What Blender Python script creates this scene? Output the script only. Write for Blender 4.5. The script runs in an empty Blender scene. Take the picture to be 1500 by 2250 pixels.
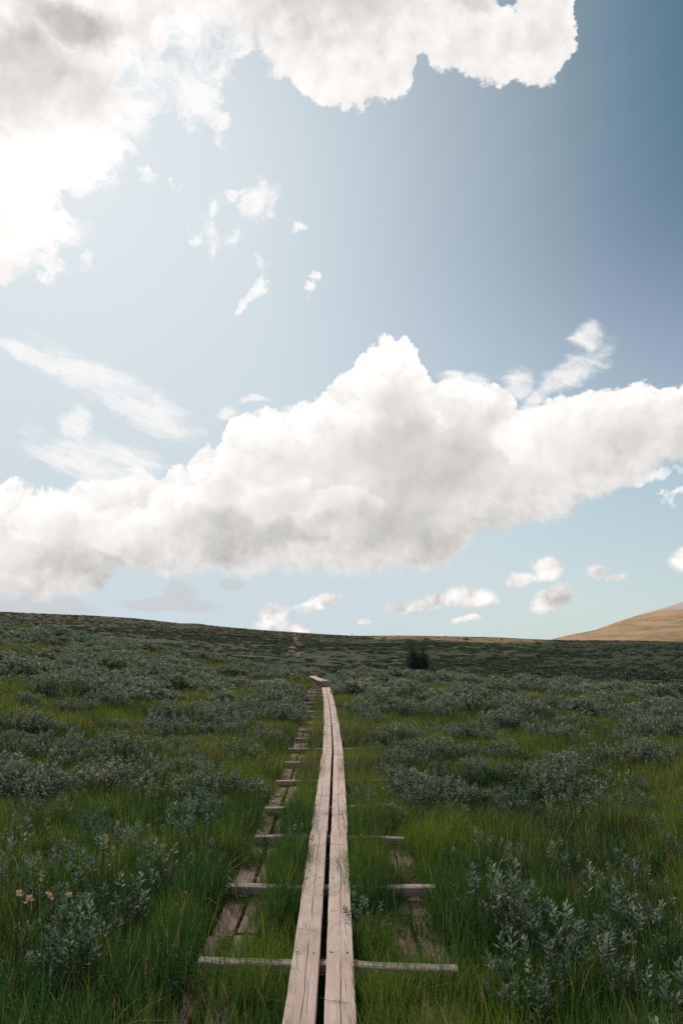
import bpy, math, random
import numpy as np
from mathutils import Vector, Matrix, Euler

R = math.radians
random.seed(7)
rng = np.random.default_rng(11)
sc = bpy.context.scene
COL = sc.collection

# ------------------------------------------------------------------ camera
CAM_Z, HORIZON, FPX = 1.92, 1418.0, 1750.0
PITCH = math.atan((HORIZON - 1125.0) / FPX)
cam_data = bpy.data.cameras.new('camera')
cam_data.sensor_fit = 'VERTICAL'
cam_data.sensor_height = 36.0
cam_data.lens = FPX / 2250.0 * 36.0
cam_data.clip_start, cam_data.clip_end = 0.05, 20000
cam = bpy.data.objects.new('camera', cam_data)
COL.objects.link(cam)
cam.location = (0, 0, CAM_Z)
cam.rotation_euler = (math.pi / 2 + PITCH, 0, 0)
sc.camera = cam


def direction(px, row):
    """measured direction of a landmark seen from the tripod"""
    a, b = (px - 750.0) / FPX, (1125.0 - row) / FPX
    return Vector((a, math.cos(PITCH) - b * math.sin(PITCH), math.sin(PITCH) + b * math.cos(PITCH)))


def at(px, row, z=0.0):
    d = direction(px, row)
    t = (z - CAM_Z) / d.z
    return Vector((d.x * t, d.y * t, z))


def azel(px, row):
    d = direction(px, row).normalized()
    return math.degrees(math.atan2(d.x, d.y)), math.degrees(math.asin(d.z))


# ------------------------------------------------------------------ sun
SUN_AZ, SUN_EL = -22.0, 31.0
sun_data = bpy.data.lights.new('sun', 'SUN')
sun_data.energy = 3.0
sun_data.angle = R(7)
sun_data.color = (1.0, 0.87, 0.74)
sun = bpy.data.objects.new('sun', sun_data)
COL.objects.link(sun)
sd = Vector((math.sin(R(SUN_AZ)) * math.cos(R(SUN_EL)), math.cos(R(SUN_AZ)) * math.cos(R(SUN_EL)), math.sin(R(SUN_EL))))
sun.rotation_euler = sd.to_track_quat('Z', 'Y').to_euler()

sc.view_settings.view_transform = 'Standard'
sc.view_settings.look = 'None'
sc.view_settings.exposure = 0.0
sc.view_settings.gamma = 1.0
try:
    sc.cycles.use_denoising = False
    sc.cycles.max_bounces = 5
    sc.cycles.diffuse_bounces = 3
    sc.cycles.transmission_bounces = 3
    sc.cycles.transparent_max_bounces = 4
    sc.cycles.caustics_reflective = False
    sc.cycles.caustics_refractive = False
except Exception:
    pass


# ------------------------------------------------------------------ node helper
class NT:
    def __init__(self, tree):
        self.t = tree

    def _in(self, sock, v):
        if v is None:
            return
        if isinstance(v, bpy.types.NodeSocket):
            self.t.links.new(v, sock)
        else:
            try:
                sock.default_value = v
            except Exception:
                sock.default_value = (v, v, v)

    def node(self, kind, **kw):
        n = self.t.nodes.new(kind)
        for k, v in kw.items():
            setattr(n, k, v)
        return n

    def m(self, op, a, b=None, c=None, clamp=False):
        n = self.node('ShaderNodeMath', operation=op, use_clamp=clamp)
        for s, v in zip(n.inputs, (a, b, c)):
            self._in(s, v)
        return n.outputs[0]

    def vm(self, op, a, b=None, scale=None):
        n = self.node('ShaderNodeVectorMath', operation=op)
        self._in(n.inputs[0], a)
        self._in(n.inputs[1], b)
        if scale is not None:
            self._in(n.inputs['Scale'], scale)
        return n.outputs['Value'] if op in ('LENGTH', 'DOT_PRODUCT', 'DISTANCE') else n.outputs[0]

    def noise(self, vec, scale, detail=4, rough=0.5, dist=0.0, lac=2.0, color=False):
        n = self.node('ShaderNodeTexNoise')
        self._in(n.inputs['Vector'], vec)
        n.inputs['Scale'].default_value = scale
        n.inputs['Detail'].default_value = detail
        n.inputs['Roughness'].default_value = rough
        n.inputs['Lacunarity'].default_value = lac
        n.inputs['Distortion'].default_value = dist
        return n.outputs['Color'] if color else n.outputs['Fac']

    def puffs(self, vec, scale, detail=2.0, rough=0.5, soft=0.35):
        v = self.node('ShaderNodeTexVoronoi', feature='F1')
        self._in(v.inputs['Vector'], vec)
        v.inputs['Scale'].default_value = scale
        v.inputs['Detail'].default_value = detail
        v.inputs['Roughness'].default_value = rough
        v.normalize = True
        return v.outputs['Distance']

    def smooth(self, v, lo, hi, to0=0.0, to1=1.0):
        n = self.node('ShaderNodeMapRange', interpolation_type='SMOOTHSTEP')
        for s, x in zip(n.inputs, (v, lo, hi, to0, to1)):
            self._in(s, x)
        return n.outputs[0]

    def lin(self, v, lo, hi, to0=0.0, to1=1.0):
        n = self.node('ShaderNodeMapRange', interpolation_type='LINEAR')
        for s, x in zip(n.inputs, (v, lo, hi, to0, to1)):
            self._in(s, x)
        return n.outputs[0]

    def mix(self, f, a, b, blend='MIX'):
        n = self.node('ShaderNodeMix', data_type='RGBA', blend_type=blend)
        self._in(n.inputs[0], f)
        for s, v in ((n.inputs[6], a), (n.inputs[7], b)):
            if isinstance(v, tuple) and len(v) == 3:
                v = v + (1.0,)
            self._in(s, v)
        return n.outputs[2]

    def mapping(self, vec, loc=(0, 0, 0), rot=(0, 0, 0), scale=(1, 1, 1), kind='POINT'):
        n = self.node('ShaderNodeMapping', vector_type=kind)
        self._in(n.inputs[0], vec)
        n.inputs[1].default_value = loc
        n.inputs[2].default_value = rot
        n.inputs[3].default_value = scale
        return n.outputs[0]

    def curve(self, v, pts, lo, hi, ylo, yhi):
        """v in [lo,hi] -> piecewise linear through pts (x, y), y within [ylo,yhi]"""
        n = self.node('ShaderNodeFloatCurve')
        self._in(n.inputs['Value'], self.lin(v, lo, hi))
        cv = n.mapping.curves[0]
        pts = sorted(((x - lo) / (hi - lo), (y - ylo) / (yhi - ylo)) for x, y in pts)
        out = []
        for x, y in pts:
            x, y = min(1, max(0, x)), min(1, max(0, y))
            if out and x - out[-1][0] < 0.002:
                continue
            out.append((x, y))
        cv.points[0].location = out[0]
        cv.points[1].location = out[-1]
        for p in out[1:-1]:
            cv.points.new(*p)
        for p in cv.points:
            p.handle_type = 'VECTOR'
        n.mapping.extend = 'HORIZONTAL'
        n.mapping.update()
        return self.lin(n.outputs[0], 0.0, 1.0, ylo, yhi)


# ------------------------------------------------------------------ world: Nishita sky + clouds
W = bpy.data.worlds.new('World')
sc.world = W
W.use_nodes = True
W.node_tree.nodes.clear()
n = NT(W.node_tree)
STRENGTH = 0.1
tc = n.node('ShaderNodeTexCoord')
D = n.vm('NORMALIZE', tc.outputs['Generated'])
sep = n.node('ShaderNodeSeparateXYZ')
n._in(sep.inputs[0], D)
X, Y, Z = sep.outputs
DEG = 57.29578
az = n.m('MULTIPLY', n.m('ARCTAN2', X, Y), DEG)
el = n.m('MULTIPLY', n.m('ARCSINE', Z), DEG)

sky = n.node('ShaderNodeTexSky')
sky.sky_type = 'NISHITA'
sky.sun_disc = False
sky.sun_elevation = R(SUN_EL)
sky.sun_rotation = R(SUN_AZ)
sky.altitude = 600
sky.air_density = 1.0
sky.dust_density = 1.2
sky.ozone_density = 2.2
sun_cos = n.vm('DOT_PRODUCT', D, tuple(sd))
sun_ang = n.m('MULTIPLY', n.m('ARCCOSINE', sun_cos), DEG)

# warped coordinates for the cloud outlines (degrees)


def noise_vector(scale, detail, rough):
    s_ = n.node('ShaderNodeSeparateColor')
    n._in(s_.inputs[0], n.noise(D, scale, detail, rough, color=True))
    q_ = n.node('ShaderNodeCombineXYZ')
    for k_ in range(3):
        n._in(q_.inputs[k_], n.m('SUBTRACT', s_.outputs[k_], 0.5))
    return q_.outputs[0]


wv = noise_vector(9.0, 7, 0.60)
wv2 = noise_vector(34.0, 5, 0.62)
comb = n.node('ShaderNodeCombineXYZ')
n._in(comb.inputs[0], az)
n._in(comb.inputs[1], el)
P0 = comb.outputs[0]
P = n.vm('ADD', n.vm('ADD', P0, n.vm('MULTIPLY', wv, (4.2, 4.2, 0.0))), n.vm('MULTIPLY', wv2, (1.7, 1.7, 0.0)))
sp = n.node('ShaderNodeSeparateXYZ')
n._in(sp.inputs[0], P)
PA, PE = sp.outputs[0], sp.outputs[1]


def outline(pix):
    return [azel(x, y) for x, y in pix]


def edge(pix, v=PA, lo=-32.0, hi=32.0, ylo=-2.0, yhi=75.0):
    return n.curve(v, outline(pix), lo, hi, ylo, yhi)


def field(blobs, coord):
    """smallest elliptical distance to a list of (px, row, half width, half height, tilt degrees)"""
    out = None
    for x, y, hw, hh, tilt in blobs:
        a0, e0 = azel(x, y)
        a1, _ = azel(x + hw, y)
        _, e1 = azel(x, y - hh)
        if out is not None:      # keeps the blobs in sequence, so that few values are alive at once
            coord = n.vm('SCALE', coord, scale=n.m('MULTIPLY_ADD', out, 1e-8, 1.0))
        L = n.vm('LENGTH', n.mapping(coord, (a0, e0, 0), (0, 0, R(tilt)), (a1 - a0, e1 - e0, 1e3), 'TEXTURE'))
        out = L if out is None else n.m('MINIMUM', out, L)
    return out


def tint(L, warm=(1.0, 0.985, 0.975)):
    c = n.node('ShaderNodeCombineColor')
    for k in range(3):
        n._in(c.inputs[k], n.m('MULTIPLY', L, warm[k]))
    return c.outputs[0]


# light on the clouds: relief from a height field sampled twice, towards the sun
to_sun = Vector((-0.55, -0.1, 0.8)).normalized()
Dw = n.vm('ADD', D, n.vm('MULTIPLY', wv, (0.05, 0.05, 0.05)))
pf1 = n.puffs(Dw, 30.0, 3.0, 0.6)
puffd = n.m('SUBTRACT', 0.42, pf1)
relief_p = n.m('SUBTRACT', n.puffs(n.vm('ADD', Dw, tuple(0.014 * v_ for v_ in to_sun)), 30.0, 3.0, 0.6), pf1)
relief = n.m('SUBTRACT', n.puffs(n.vm('ADD', Dw, tuple(0.030 * v_ for v_ in to_sun)), 11.0, 3.0, 0.55, 0.6), n.puffs(Dw, 11.0, 3.0, 0.55, 0.6))

# clear air, the thin bright veil round the sun and the milky air near the horizon
air = n.node('ShaderNodeSeparateColor')
n._in(air.inputs[0], sky.outputs[0])
deep = n.m('MULTIPLY', n.smooth(sun_ang, 17.0, 40.0), n.smooth(el, 8.0, 38.0))     # the clear air is deepest high up and away from the sun
clear = n.node('ShaderNodeCombineColor')
for k_, (gain, top_, dg) in enumerate(((0.78, 0.62, 0.03), (0.87, 0.73, 0.51), (0.79, 0.80, 0.54))):
    g_ = n.m('MULTIPLY', air.outputs[k_], n.lin(n.m('MULTIPLY', deep, deep) if k_ == 0 else deep, 0.0, 1.0, STRENGTH * gain, STRENGTH * gain * dg))
    n._in(clear.inputs[k_], n.m('MINIMUM', g_, top_))
base = clear.outputs[0]
veil = n.m('ADD', n.smooth(sun_ang, 54.0, 6.0, 0.0, 0.78), n.smooth(el, 30.0, 0.0, 0.0, 0.66))
veil = n.m('MINIMUM', veil, 0.90)
c = n.mix(veil, base, (0.61, 0.70, 0.75))
c = n.mix(n.smooth(sun_ang, 27.0, 4.0, 0.0, 0.34), c, (0.93, 0.95, 0.96))

# faint grey cumulus far away, low on the left
aG = n.smooth(n.m('SUBTRACT', 1.12, field([(370, 1330, 120, 20, 0), (395, 1305, 42, 32, 0), (508, 1280, 30, 14, 0), (70, 1340, 150, 30, 0), (60, 1232, 40, 30, 0)],
              n.vm('ADD', P0, n.vm('MULTIPLY', wv, (1.6, 1.6, 0))))), 0.0, 0.5)
c = n.mix(n.m('MULTIPLY', aG, 0.6), c, tint(0.60, (0.97, 0.98, 1.0)))

# streaked wisps
puff = n.noise(D, 26.0, 9, 0.68, 0.5)
streak = n.noise(n.mapping(n.vm('ADD', P0, n.vm('MULTIPLY', wv, (3.0, 3.0, 0))), (0, 0, 0), (0, 0, R(-17)), (4.2, 0.95, 1), 'TEXTURE'), 1.0, 8, 0.62, 0.3)
fD = field([(80, 780, 80, 28, -22), (200, 830, 150, 38, -24), (300, 880, 140, 46, -26), (330, 930, 95, 26, -18), (215, 1005, 150, 62, -5), (250, 1060, 100, 50, 0), 
            (165, 940, 30, 60, 0), (545, 886, 36, 12, 0), (495, 915, 26, 22, 40), (1240, 820, 110, 34, 28), (1285, 742, 42, 24, 12), (1140, 840, 34, 32, 0),
            (1030, 826, 60, 14, 0), (1170, 880, 26, 40, 0), (655, 905, 40, 18, 20), (0, 1075, 50, 14, 0)],
           n.vm('ADD', P0, n.vm('MULTIPLY', wv, (3.6, 3.6, 0))))
aD = n.smooth(n.m('ADD', n.m('ADD', n.m('MULTIPLY', streak, 0.62), n.m('MULTIPLY', puff, 0.38)), n.m('MULTIPLY', n.m('MINIMUM', n.m('SUBTRACT', 1.15, fD), 0.60), 0.34)), 0.48, 0.80, 0.0, 0.92)
c = n.mix(aD, c, tint(0.96))

# ragged small puffs
fC = field([(570, 470, 50, 52, 20), (545, 515, 42, 16, 25), (492, 450, 48, 15, 35), (465, 518, 36, 34, -20), (548, 632, 50, 17, 55),
            (668, 512, 20, 17, -30), (702, 610, 18, 9, 0), (684, 640, 16, 14, 0), (322, 392, 28, 16, 0), (385, 403, 24, 7, 0),
            (325, 215, 95, 70, 20), (240, 240, 90, 95, 20), (400, 225, 80, 45, -20), (465, 262, 55, 36, -25), (440, 150, 60, 60, 30), (505, 108, 40, 14, 10),
            (350, 110, 32, 34, 0), (110, 570, 30, 26, -60), (195, 560, 24, 24, 0), (1430, 1045, 60, 18, 15), (1478, 1092, 32, 12, 30)],
           n.vm('ADD', P0, n.vm('ADD', n.vm('MULTIPLY', wv, (4.5, 4.5, 0)), n.vm('MULTIPLY', wv2, (3.5, 3.5, 0)))))
aC = n.smooth(n.m('ADD', puff, n.m('MULTIPLY', n.m('MINIMUM', n.m('SUBTRACT', 1.20, fC), 0.50), 0.36)), 0.50, 0.80, 0.0, 0.95)
c = n.mix(aC, c, tint(0.99))

# small crisp cumulus near the horizon
fF = field([(905, 1335, 62, 12, 2), (965, 1318, 45, 18, 10), (1030, 1312, 55, 24, -4),
            (600, 1350, 30, 27, 20), (612, 1375, 50, 14, 0), (700, 1322, 50, 16, 12), (660, 1384, 24, 7, 0),
            (1150, 1275, 34, 14, 10), (1200, 1250, 34, 24, 10), (1205, 1322, 42, 22, 8), (1232, 1308, 26, 24, 0),
            (1305, 1255, 22, 15, 5), (1345, 1263, 26, 8, 0), (1500, 1232, 34, 26, 0), (1025, 1362, 30, 7, 4),
            (800, 1364, 20, 6, 0), (1640, 1290, 60, 26, 0), (-130, 1250, 60, 40, 0)],
           n.vm('ADD', P0, n.vm('ADD', n.vm('MULTIPLY', wv, (0.9, 1.1, 0)), n.vm('MULTIPLY', wv2, (1.2, 1.2, 0)))))
aF = n.smooth(n.m('ADD', n.m('SUBTRACT', 1.10, fF), n.m('MULTIPLY', puffd, 1.4)), -0.05, 0.62, 0.0, 0.90)
LF = n.m('ADD', 0.86, n.m('ADD', n.m('MULTIPLY', relief, 0.9), n.m('MULTIPLY', relief_p, 1.3)))
c = n.mix(aF, c, tint(LF, (1.0, 0.955, 0.93)))

# the large cumulus across the middle
A_up = n.m('SUBTRACT', edge([(-200, 1060), (0, 1068), (60, 1078), (130, 1088), (200, 1085), (260, 1052), (310, 1045), (343, 1072), (356, 1030), (378, 1020),
              (402, 1030), (440, 1000), (488, 985), (497, 950), (540, 932), (575, 922), (612, 935), (660, 905), (690, 885), (706, 865),
              (750, 832), (790, 805), (826, 770), (856, 752), (890, 762), (930, 800), (952, 840), (1000, 832), (1060, 845), (1112, 850),
              (1140, 898), (1160, 912), (1200, 900), (1240, 888), (1290, 856), (1335, 846), (1380, 850), (1425, 862), (1460, 870),
              (1500, 862), (1650, 905)]), PE)
A_dn = n.m('SUBTRACT', PE, edge([(-200, 1345), (0, 1322), (100, 1338), (180, 1325), (215, 1300), (235, 1266), (300, 1260), (400, 1270), (480, 1256), (620, 1260),
              (760, 1270), (900, 1262), (980, 1252), (1025, 1215), (1060, 1168), (1150, 1165), (1235, 1130), (1270, 1110), (1355, 1098),
              (1400, 1060), (1470, 1015), (1500, 1005), (1650, 1000)]))
shade = n.smooth(field([(945, 990, 170, 200, 0), (900, 1160, 210, 110, 0), (640, 1180, 240, 45, 4), (150, 1270, 130, 50, 0), (1430, 940, 110, 60, 0)],
                       n.vm('ADD', P0, n.vm('MULTIPLY', wv, (9.0, 9.0, 0)))), 1.25, 0.25)
gA = n.m('MULTIPLY', n.m('MULTIPLY', shade, n.smooth(A_up, 0.8, 4.5)), 0.17)
gA = n.m('ADD', gA, n.smooth(A_up, 0.4, 7.0, 0.0, 0.10))
gA = n.m('ADD', gA, n.smooth(A_dn, 6.0, 0.8, 0.0, 0.05))
dA = n.m('MINIMUM', n.m('ADD', A_up, n.m('MULTIPLY', puffd, 3.2)), n.m('ADD', A_dn, n.m('MULTIPLY', puffd, 1.2)))
aA = n.smooth(dA, -0.10, n.lin(A_dn, 0.0, 3.0, 1.0, n.lin(az, -24.0, -6.0, 0.6, 0.24)))
gA = n.m('ADD', gA, n.smooth(n.m('ADD', A_up, n.lin(az, -10.0, 20.0, 0.0, 2.0)), 0.3, 3.0, 0.0, 0.065))
LA = n.m('ADD', n.m('SUBTRACT', 0.985, gA), n.m('ADD', n.m('MULTIPLY', relief, 0.36), n.m('MULTIPLY', n.m('MULTIPLY', relief_p, n.smooth(dA, 5.0, 0.0, 0.30, 1.0)), 0.55)))
heads = [(822, 925, 62, 62, 0), (600, 1078, 74, 36, 10), (400, 1125, 92, 52, 0), (862, 822, 86, 66, 0), (1020, 884, 76, 50, 0), (1185, 958, 105, 58, 0),
         (1335, 900, 92, 54, 0), (290, 1180, 86, 56, 0), (550, 985, 84, 52, 0), (110, 1150, 96, 58, 0), (715, 935, 84, 54, 0), (480, 1060, 60, 40, 0), (760, 1130, 110, 60, 0)]
lobe_in = field(heads, P)
lobe_off = field([(x_ + 0.42 * w_, y_ + 0.62 * h_, w_ * 1.05, h_ * 1.05, t_) for x_, y_, w_, h_, t_ in heads], P)
lit = n.m('MULTIPLY', n.smooth(n.m('ADD', lobe_in, n.m('MULTIPLY', pf1, 0.5)), 1.28, 1.10), n.smooth(lobe_off, 0.45, 1.25))
LA = n.m('ADD', LA, n.m('MULTIPLY', lit, n.lin(az, -20.0, 20.0, 0.13, 0.10)))
c = n.mix(aA, c, tint(LA, (1.0, 0.975, 0.950)))

# the cloud deck along the top and its bright lower left part
B_up = n.m('SUBTRACT', PE, edge([(-200, 210), (0, 175), (100, 160), (170, 150), (250, 132), (300, 100), (370, 108), (415, 115), (440, 92), (540, 80), (562, 75),
              (590, 122), (605, 152), (650, 180), (700, 222), (745, 242), (790, 222), (850, 208), (895, 188), (908, 120), (925, 105), (965, 142),
              (1040, 158), (1120, 168), (1160, 166), (1220, 150), (1243, 110), (1256, 60), (1262, 20), (1275, -120), (1300, -500)]))
B2_pts = [(330, 60), (300, 140), (250, 175), (285, 215), (292, 260), (285, 300), (256, 335), (235, 385), (190, 408), (130, 425), (118, 445), (160, 465), (158, 510),
          (80, 545), (58, 585), (10, 605), (-120, 620), (-300, 650)]
B_left = n.m('SUBTRACT', n.curve(PE, [(e_, a_) for a_, e_ in (azel(x_, y_) for x_, y_ in B2_pts)], 18.0, 46.0, -34.0, 0.0), PA)
dB = n.m('ADD', n.m('MAXIMUM', B_up, B_left), n.m('MULTIPLY', puffd, n.lin(az, -16.0, -4.0, 0.6, 2.4)))
dB = n.m('ADD', dB, n.m('MULTIPLY', n.m('SUBTRACT', puff, 0.5), n.lin(az, -16.0, -4.0, 7.5, 1.2)))
dB = n.m('MINIMUM', dB, n.m('SUBTRACT', 62.0, PE))
notch = n.vm('LENGTH', n.mapping(P, (azel(1125, 0)[0], azel(1125, -22)[1], 0), (0, 0, 0), (1.9, 1.3, 1), 'TEXTURE'))
dB = n.m('MINIMUM', dB, n.m('MULTIPLY', n.m('SUBTRACT', notch, 0.55), 3.0))
aB = n.smooth(dB, n.lin(az, -16.0, -4.0, -1.4, -0.12), n.lin(az, -18.0, -4.0, 1.5, 0.30))
shB = n.smooth(field([(20, 150, 250, 120, -6), (-200, 80, 200, 200, 0), (700, -20, 260, 110, 0), (150, 40, 150, 60, 0), (1000, -60, 130, 60, 0)],
                     n.vm('ADD', P0, n.vm('MULTIPLY', wv, (8.0, 8.0, 0)))), 1.35, 0.35)
gB = n.m('MULTIPLY', shB, n.lin(az, -22.0, -8.0, 0.40, 0.22))
LB = n.m('ADD', n.m('SUBTRACT', n.lin(az, -14.0, 4.0, 0.97, 0.92), gB), n.m('ADD', n.m('MULTIPLY', relief, 0.60), n.m('MULTIPLY', relief_p, 0.40)))
c = n.mix(aB, c, tint(LB, (1.0, 0.972, 0.955)))
glow = n.m('POWER', n.smooth(sun_ang, 12.0, 0.0), 1.6)
c = n.mix(n.m('MULTIPLY', n.m('MULTIPLY', glow, n.m('MAXIMUM', aB, 0.18)), 0.45), c, (1.4, 1.35, 1.3))

# unseen broken cloud behind and beside the viewer, greyed to darken camera-facing sides
bn = n.noise(D, 2.6, 8, 0.58, 0.3)
away = n.m('MAXIMUM', n.smooth(n.m('ABSOLUTE', az), 31.0, 44.0), n.smooth(el, 46.0, 58.0))
LR = n.m('ADD', n.lin(bn, 0.5, 0.7, 0.42, 0.22), n.m('MULTIPLY', relief, 0.5))
c = n.mix(n.m('MULTIPLY', n.smooth(bn, 0.44, 0.56), away), c, tint(LR))
final = n.mix(1.0, c, (1.0 / STRENGTH,) * 3, 'MULTIPLY')
bg = n.node('ShaderNodeBackground')
n._in(bg.inputs[0], final)
bg.inputs[1].default_value = STRENGTH
wo = n.node('ShaderNodeOutputWorld')
n.t.links.new(bg.outputs[0], wo.inputs[0])
W.cycles.sampling_method = 'NONE'


# ------------------------------------------------------------------ materials
def new_mat(name):
    mt = bpy.data.materials.new(name)
    mt.use_nodes = True
    mt.node_tree.nodes.clear()
    return mt, NT(mt.node_tree)


def principled(k, color, rough=0.8, spec=0.3, bump=None, bstr=0.3, bdist=0.01):
    b = k.node('ShaderNodeBsdfPrincipled')
    if isinstance(color, tuple) and len(color) == 3:
        color = color + (1.0,)
    k._in(b.inputs['Base Color'], color)
    k._in(b.inputs['Roughness'], rough)
    b.inputs['Specular IOR Level'].default_value = spec
    if bump is not None:
        bp = k.node('ShaderNodeBump')
        bp.inputs['Strength'].default_value = bstr
        bp.inputs['Distance'].default_value = bdist
        k._in(bp.inputs['Height'], bump)
        k.t.links.new(bp.outputs[0], b.inputs['Normal'])
    return b


def out(k, sh):
    o = k.node('ShaderNodeOutputMaterial')
    k.t.links.new(sh, o.inputs[0])


def leafy(k, color, trans, amount, rough=0.6, spec=0.25):
    """thin leaf: reflects and lets light through"""
    b = principled(k, color, rough, spec)
    t = k.node('ShaderNodeBsdfTranslucent')
    k._in(t.inputs[0], trans)
    m = k.node('ShaderNodeMixShader')
    m.inputs[0].default_value = amount
    k.t.links.new(b.outputs[0], m.inputs[1])
    k.t.links.new(t.outputs[0], m.inputs[2])
    return m.outputs[0]


def attr(k, name, kind='GEOMETRY'):
    a = k.node('ShaderNodeAttribute', attribute_name=name, attribute_type=kind)
    return a.outputs['Fac']


def wood(name, tone, warm, moss=0.0):
    mt, k = new_mat(name)
    t = k.node('ShaderNodeTexCoord')
    oi = k.node('ShaderNodeObjectInfo')
    rnd = oi.outputs['Random']
    off = k.node('ShaderNodeCombineXYZ')
    k._in(off.inputs[0], k.m('MULTIPLY', rnd, 31.0))
    k._in(off.inputs[1], k.m('MULTIPLY', rnd, 57.0))
    co = k.vm('ADD', t.outputs['Object'], off.outputs[0])
    grain = k.noise(k.mapping(co, scale=(60, 1.6, 60)), 1.0, 6, 0.62, 0.4)
    fine = k.noise(k.mapping(co, scale=(260, 5.0, 260)), 1.0, 3, 0.6)
    blot = k.noise(k.mapping(co, scale=(7, 2.2, 7)), 1.0, 5, 0.6)
    cross = k.noise(k.mapping(co, scale=(6, 70, 6)), 1.0, 4, 0.6, 0.3)
    g = k.m('ADD', k.m('MULTIPLY', grain, 0.55), k.m('MULTIPLY', fine, 0.45))
    col = k.mix(k.smooth(g, 0.30, 0.66), tuple(0.62 * c for c in tone), tuple(1.08 * c for c in tone))
    col = k.mix(k.smooth(blot, 0.40, 0.68, 0.0, 0.8), col, warm)
    grime = k.noise(k.mapping(co, scale=(2.5, 1.3, 2.5), loc=(2, 7, 1)), 1.0, 6, 0.65)
    col = k.mix(k.smooth(grime, 0.52, 0.72, 0.0, 0.55), col, (0.17, 0.155, 0.14))
    col = k.mix(k.smooth(cross, 0.56, 0.78, 0.0, 0.40), col, tuple(0.50 * c for c in tone))
    # long drying cracks near the heart of the board
    s = k.node('ShaderNodeSeparateXYZ')
    k._in(s.inputs[0], t.outputs['Object'])
    wob = k.noise(k.mapping(co, scale=(0, 1.1, 0)), 1.0, 4, 0.65)
    wob = k.m('ADD', k.m('MULTIPLY', k.m('SUBTRACT', wob, 0.5), 0.050), k.m('MULTIPLY', k.m('SUBTRACT', rnd, 0.5), 0.03))
    dx = k.m('ABSOLUTE', k.m('SUBTRACT', s.outputs[0], wob))
    open_ = k.smooth(k.noise(k.mapping(co, scale=(0, 0.9, 0), loc=(3, 3, 3)), 1.0, 3, 0.6), 0.40, 0.56, 0.0005, 0.0030)
    crack = k.smooth(k.m('DIVIDE', dx, open_), 1.5, 0.6)
    wob2 = k.noise(k.mapping(co, scale=(0, 1.9, 0), loc=(9, 1, 4)), 1.0, 4, 0.65)
    dx2 = k.m('ABSOLUTE', k.m('SUBTRACT', s.outputs[0], k.m('ADD', k.m('MULTIPLY', k.m('SUBTRACT', wob2, 0.5), 0.06), 0.035)))
    open2 = k.smooth(k.noise(k.mapping(co, scale=(0, 1.6, 0), loc=(5, 8, 3)), 1.0, 3, 0.6), 0.52, 0.62, 0.0001, 0.0014)
    crack2 = k.smooth(k.m('DIVIDE', dx2, open2), 1.5, 0.6)
    crack = k.m('MAXIMUM', crack, crack2)
    # knots
    v = k.node('ShaderNodeTexVoronoi')
    k._in(v.inputs['Vector'], k.mapping(co, scale=(9, 2.2, 1)))
    v.inputs['Scale'].default_value = 1.0
    knot = k.smooth(v.outputs['Distance'], 0.11, 0.045)
    col = k.mix(k.m('MULTIPLY', knot, 0.55), col, (0.10, 0.06, 0.045))
    spk = k.node('ShaderNodeTexVoronoi')
    k._in(spk.inputs['Vector'], k.mapping(co, scale=(26, 20, 1)))
    specks = k.m('MULTIPLY', k.smooth(spk.outputs['Distance'], 0.10, 0.05), k.smooth(k.noise(co, 3.0, 2, 0.5), 0.5, 0.62))
    col = k.mix(k.m('MULTIPLY', specks, 0.7), col, (0.05, 0.04, 0.03))
    col = k.mix(crack, col, (0.022, 0.018, 0.016))
    col = k.mix(k.m('MULTIPLY', k.m('SUBTRACT', rnd, 0.5), 0.5), col, tuple(0.6 * c for c in tone))
    if moss:
        mo = k.smooth(k.noise(co, 6.0, 6, 0.65), 0.52, 0.62, 0.0, moss)
        col = k.mix(mo, col, (0.045, 0.060, 0.012))
    h = k.m('SUBTRACT', k.m('ADD', k.m('MULTIPLY', g, 0.6), k.m('MULTIPLY', cross, 0.15)), k.m('MULTIPLY', crack, 1.4))
    out(k, principled(k, col, 0.82, 0.25, h, 0.55, 0.004).outputs[0])
    return mt


M = {}
M['board'] = wood('weathered_board_wood', (0.60, 0.485, 0.44), (0.45, 0.32, 0.26))
M['beam'] = wood('crossbeam_wood', (0.38, 0.33, 0.31), (0.24, 0.18, 0.15), 0.35)
M['old'] = wood('old_board_wood', (0.25, 0.155, 0.120), (0.15, 0.085, 0.06), 0.8)
M['post'] = wood('post_wood', (0.24, 0.25, 0.26), (0.16, 0.16, 0.16))

mt, k = new_mat('nail_iron')
out(k, principled(k, k.mix(k.noise(k.node('ShaderNodeTexCoord').outputs['Object'], 300, 3), (0.02, 0.016, 0.014), (0.07, 0.035, 0.02)), 0.7, 0.4).outputs[0])
M['nail'] = mt

# grass
mt, k = new_mat('grass_blades')
tone = attr(k, 'tone')
dry = attr(k, 'dry', 'INSTANCER')
oi = k.node('ShaderNodeObjectInfo')
patch = k.noise(oi.outputs['Location'], 0.35, 3, 0.6)
green = k.mix(k.smooth(patch, 0.38, 0.66), (0.007, 0.042, 0.022), (0.112, 0.160, 0.020))
green = k.mix(k.m('MULTIPLY', oi.outputs['Random'], 0.45), green, (0.010, 0.052, 0.030))
strawy = k.smooth(k.m('ADD', tone, k.m('MULTIPLY', dry, 0.75)), 0.86, 1.06)
green = k.mix(k.smooth(tone, 0.45, 0.84, 0.0, 0.7), green, (0.068, 0.128, 0.032))
col = k.mix(strawy, green, (0.23, 0.175, 0.075))
tr = k.mix(strawy, k.mix(1.0, green, (1.5, 1.6, 0.85), 'MULTIPLY'), (0.34, 0.26, 0.12))
out(k, leafy(k, col, tr, 0.46, 0.55, 0.25))
M['grass'] = mt


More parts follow.
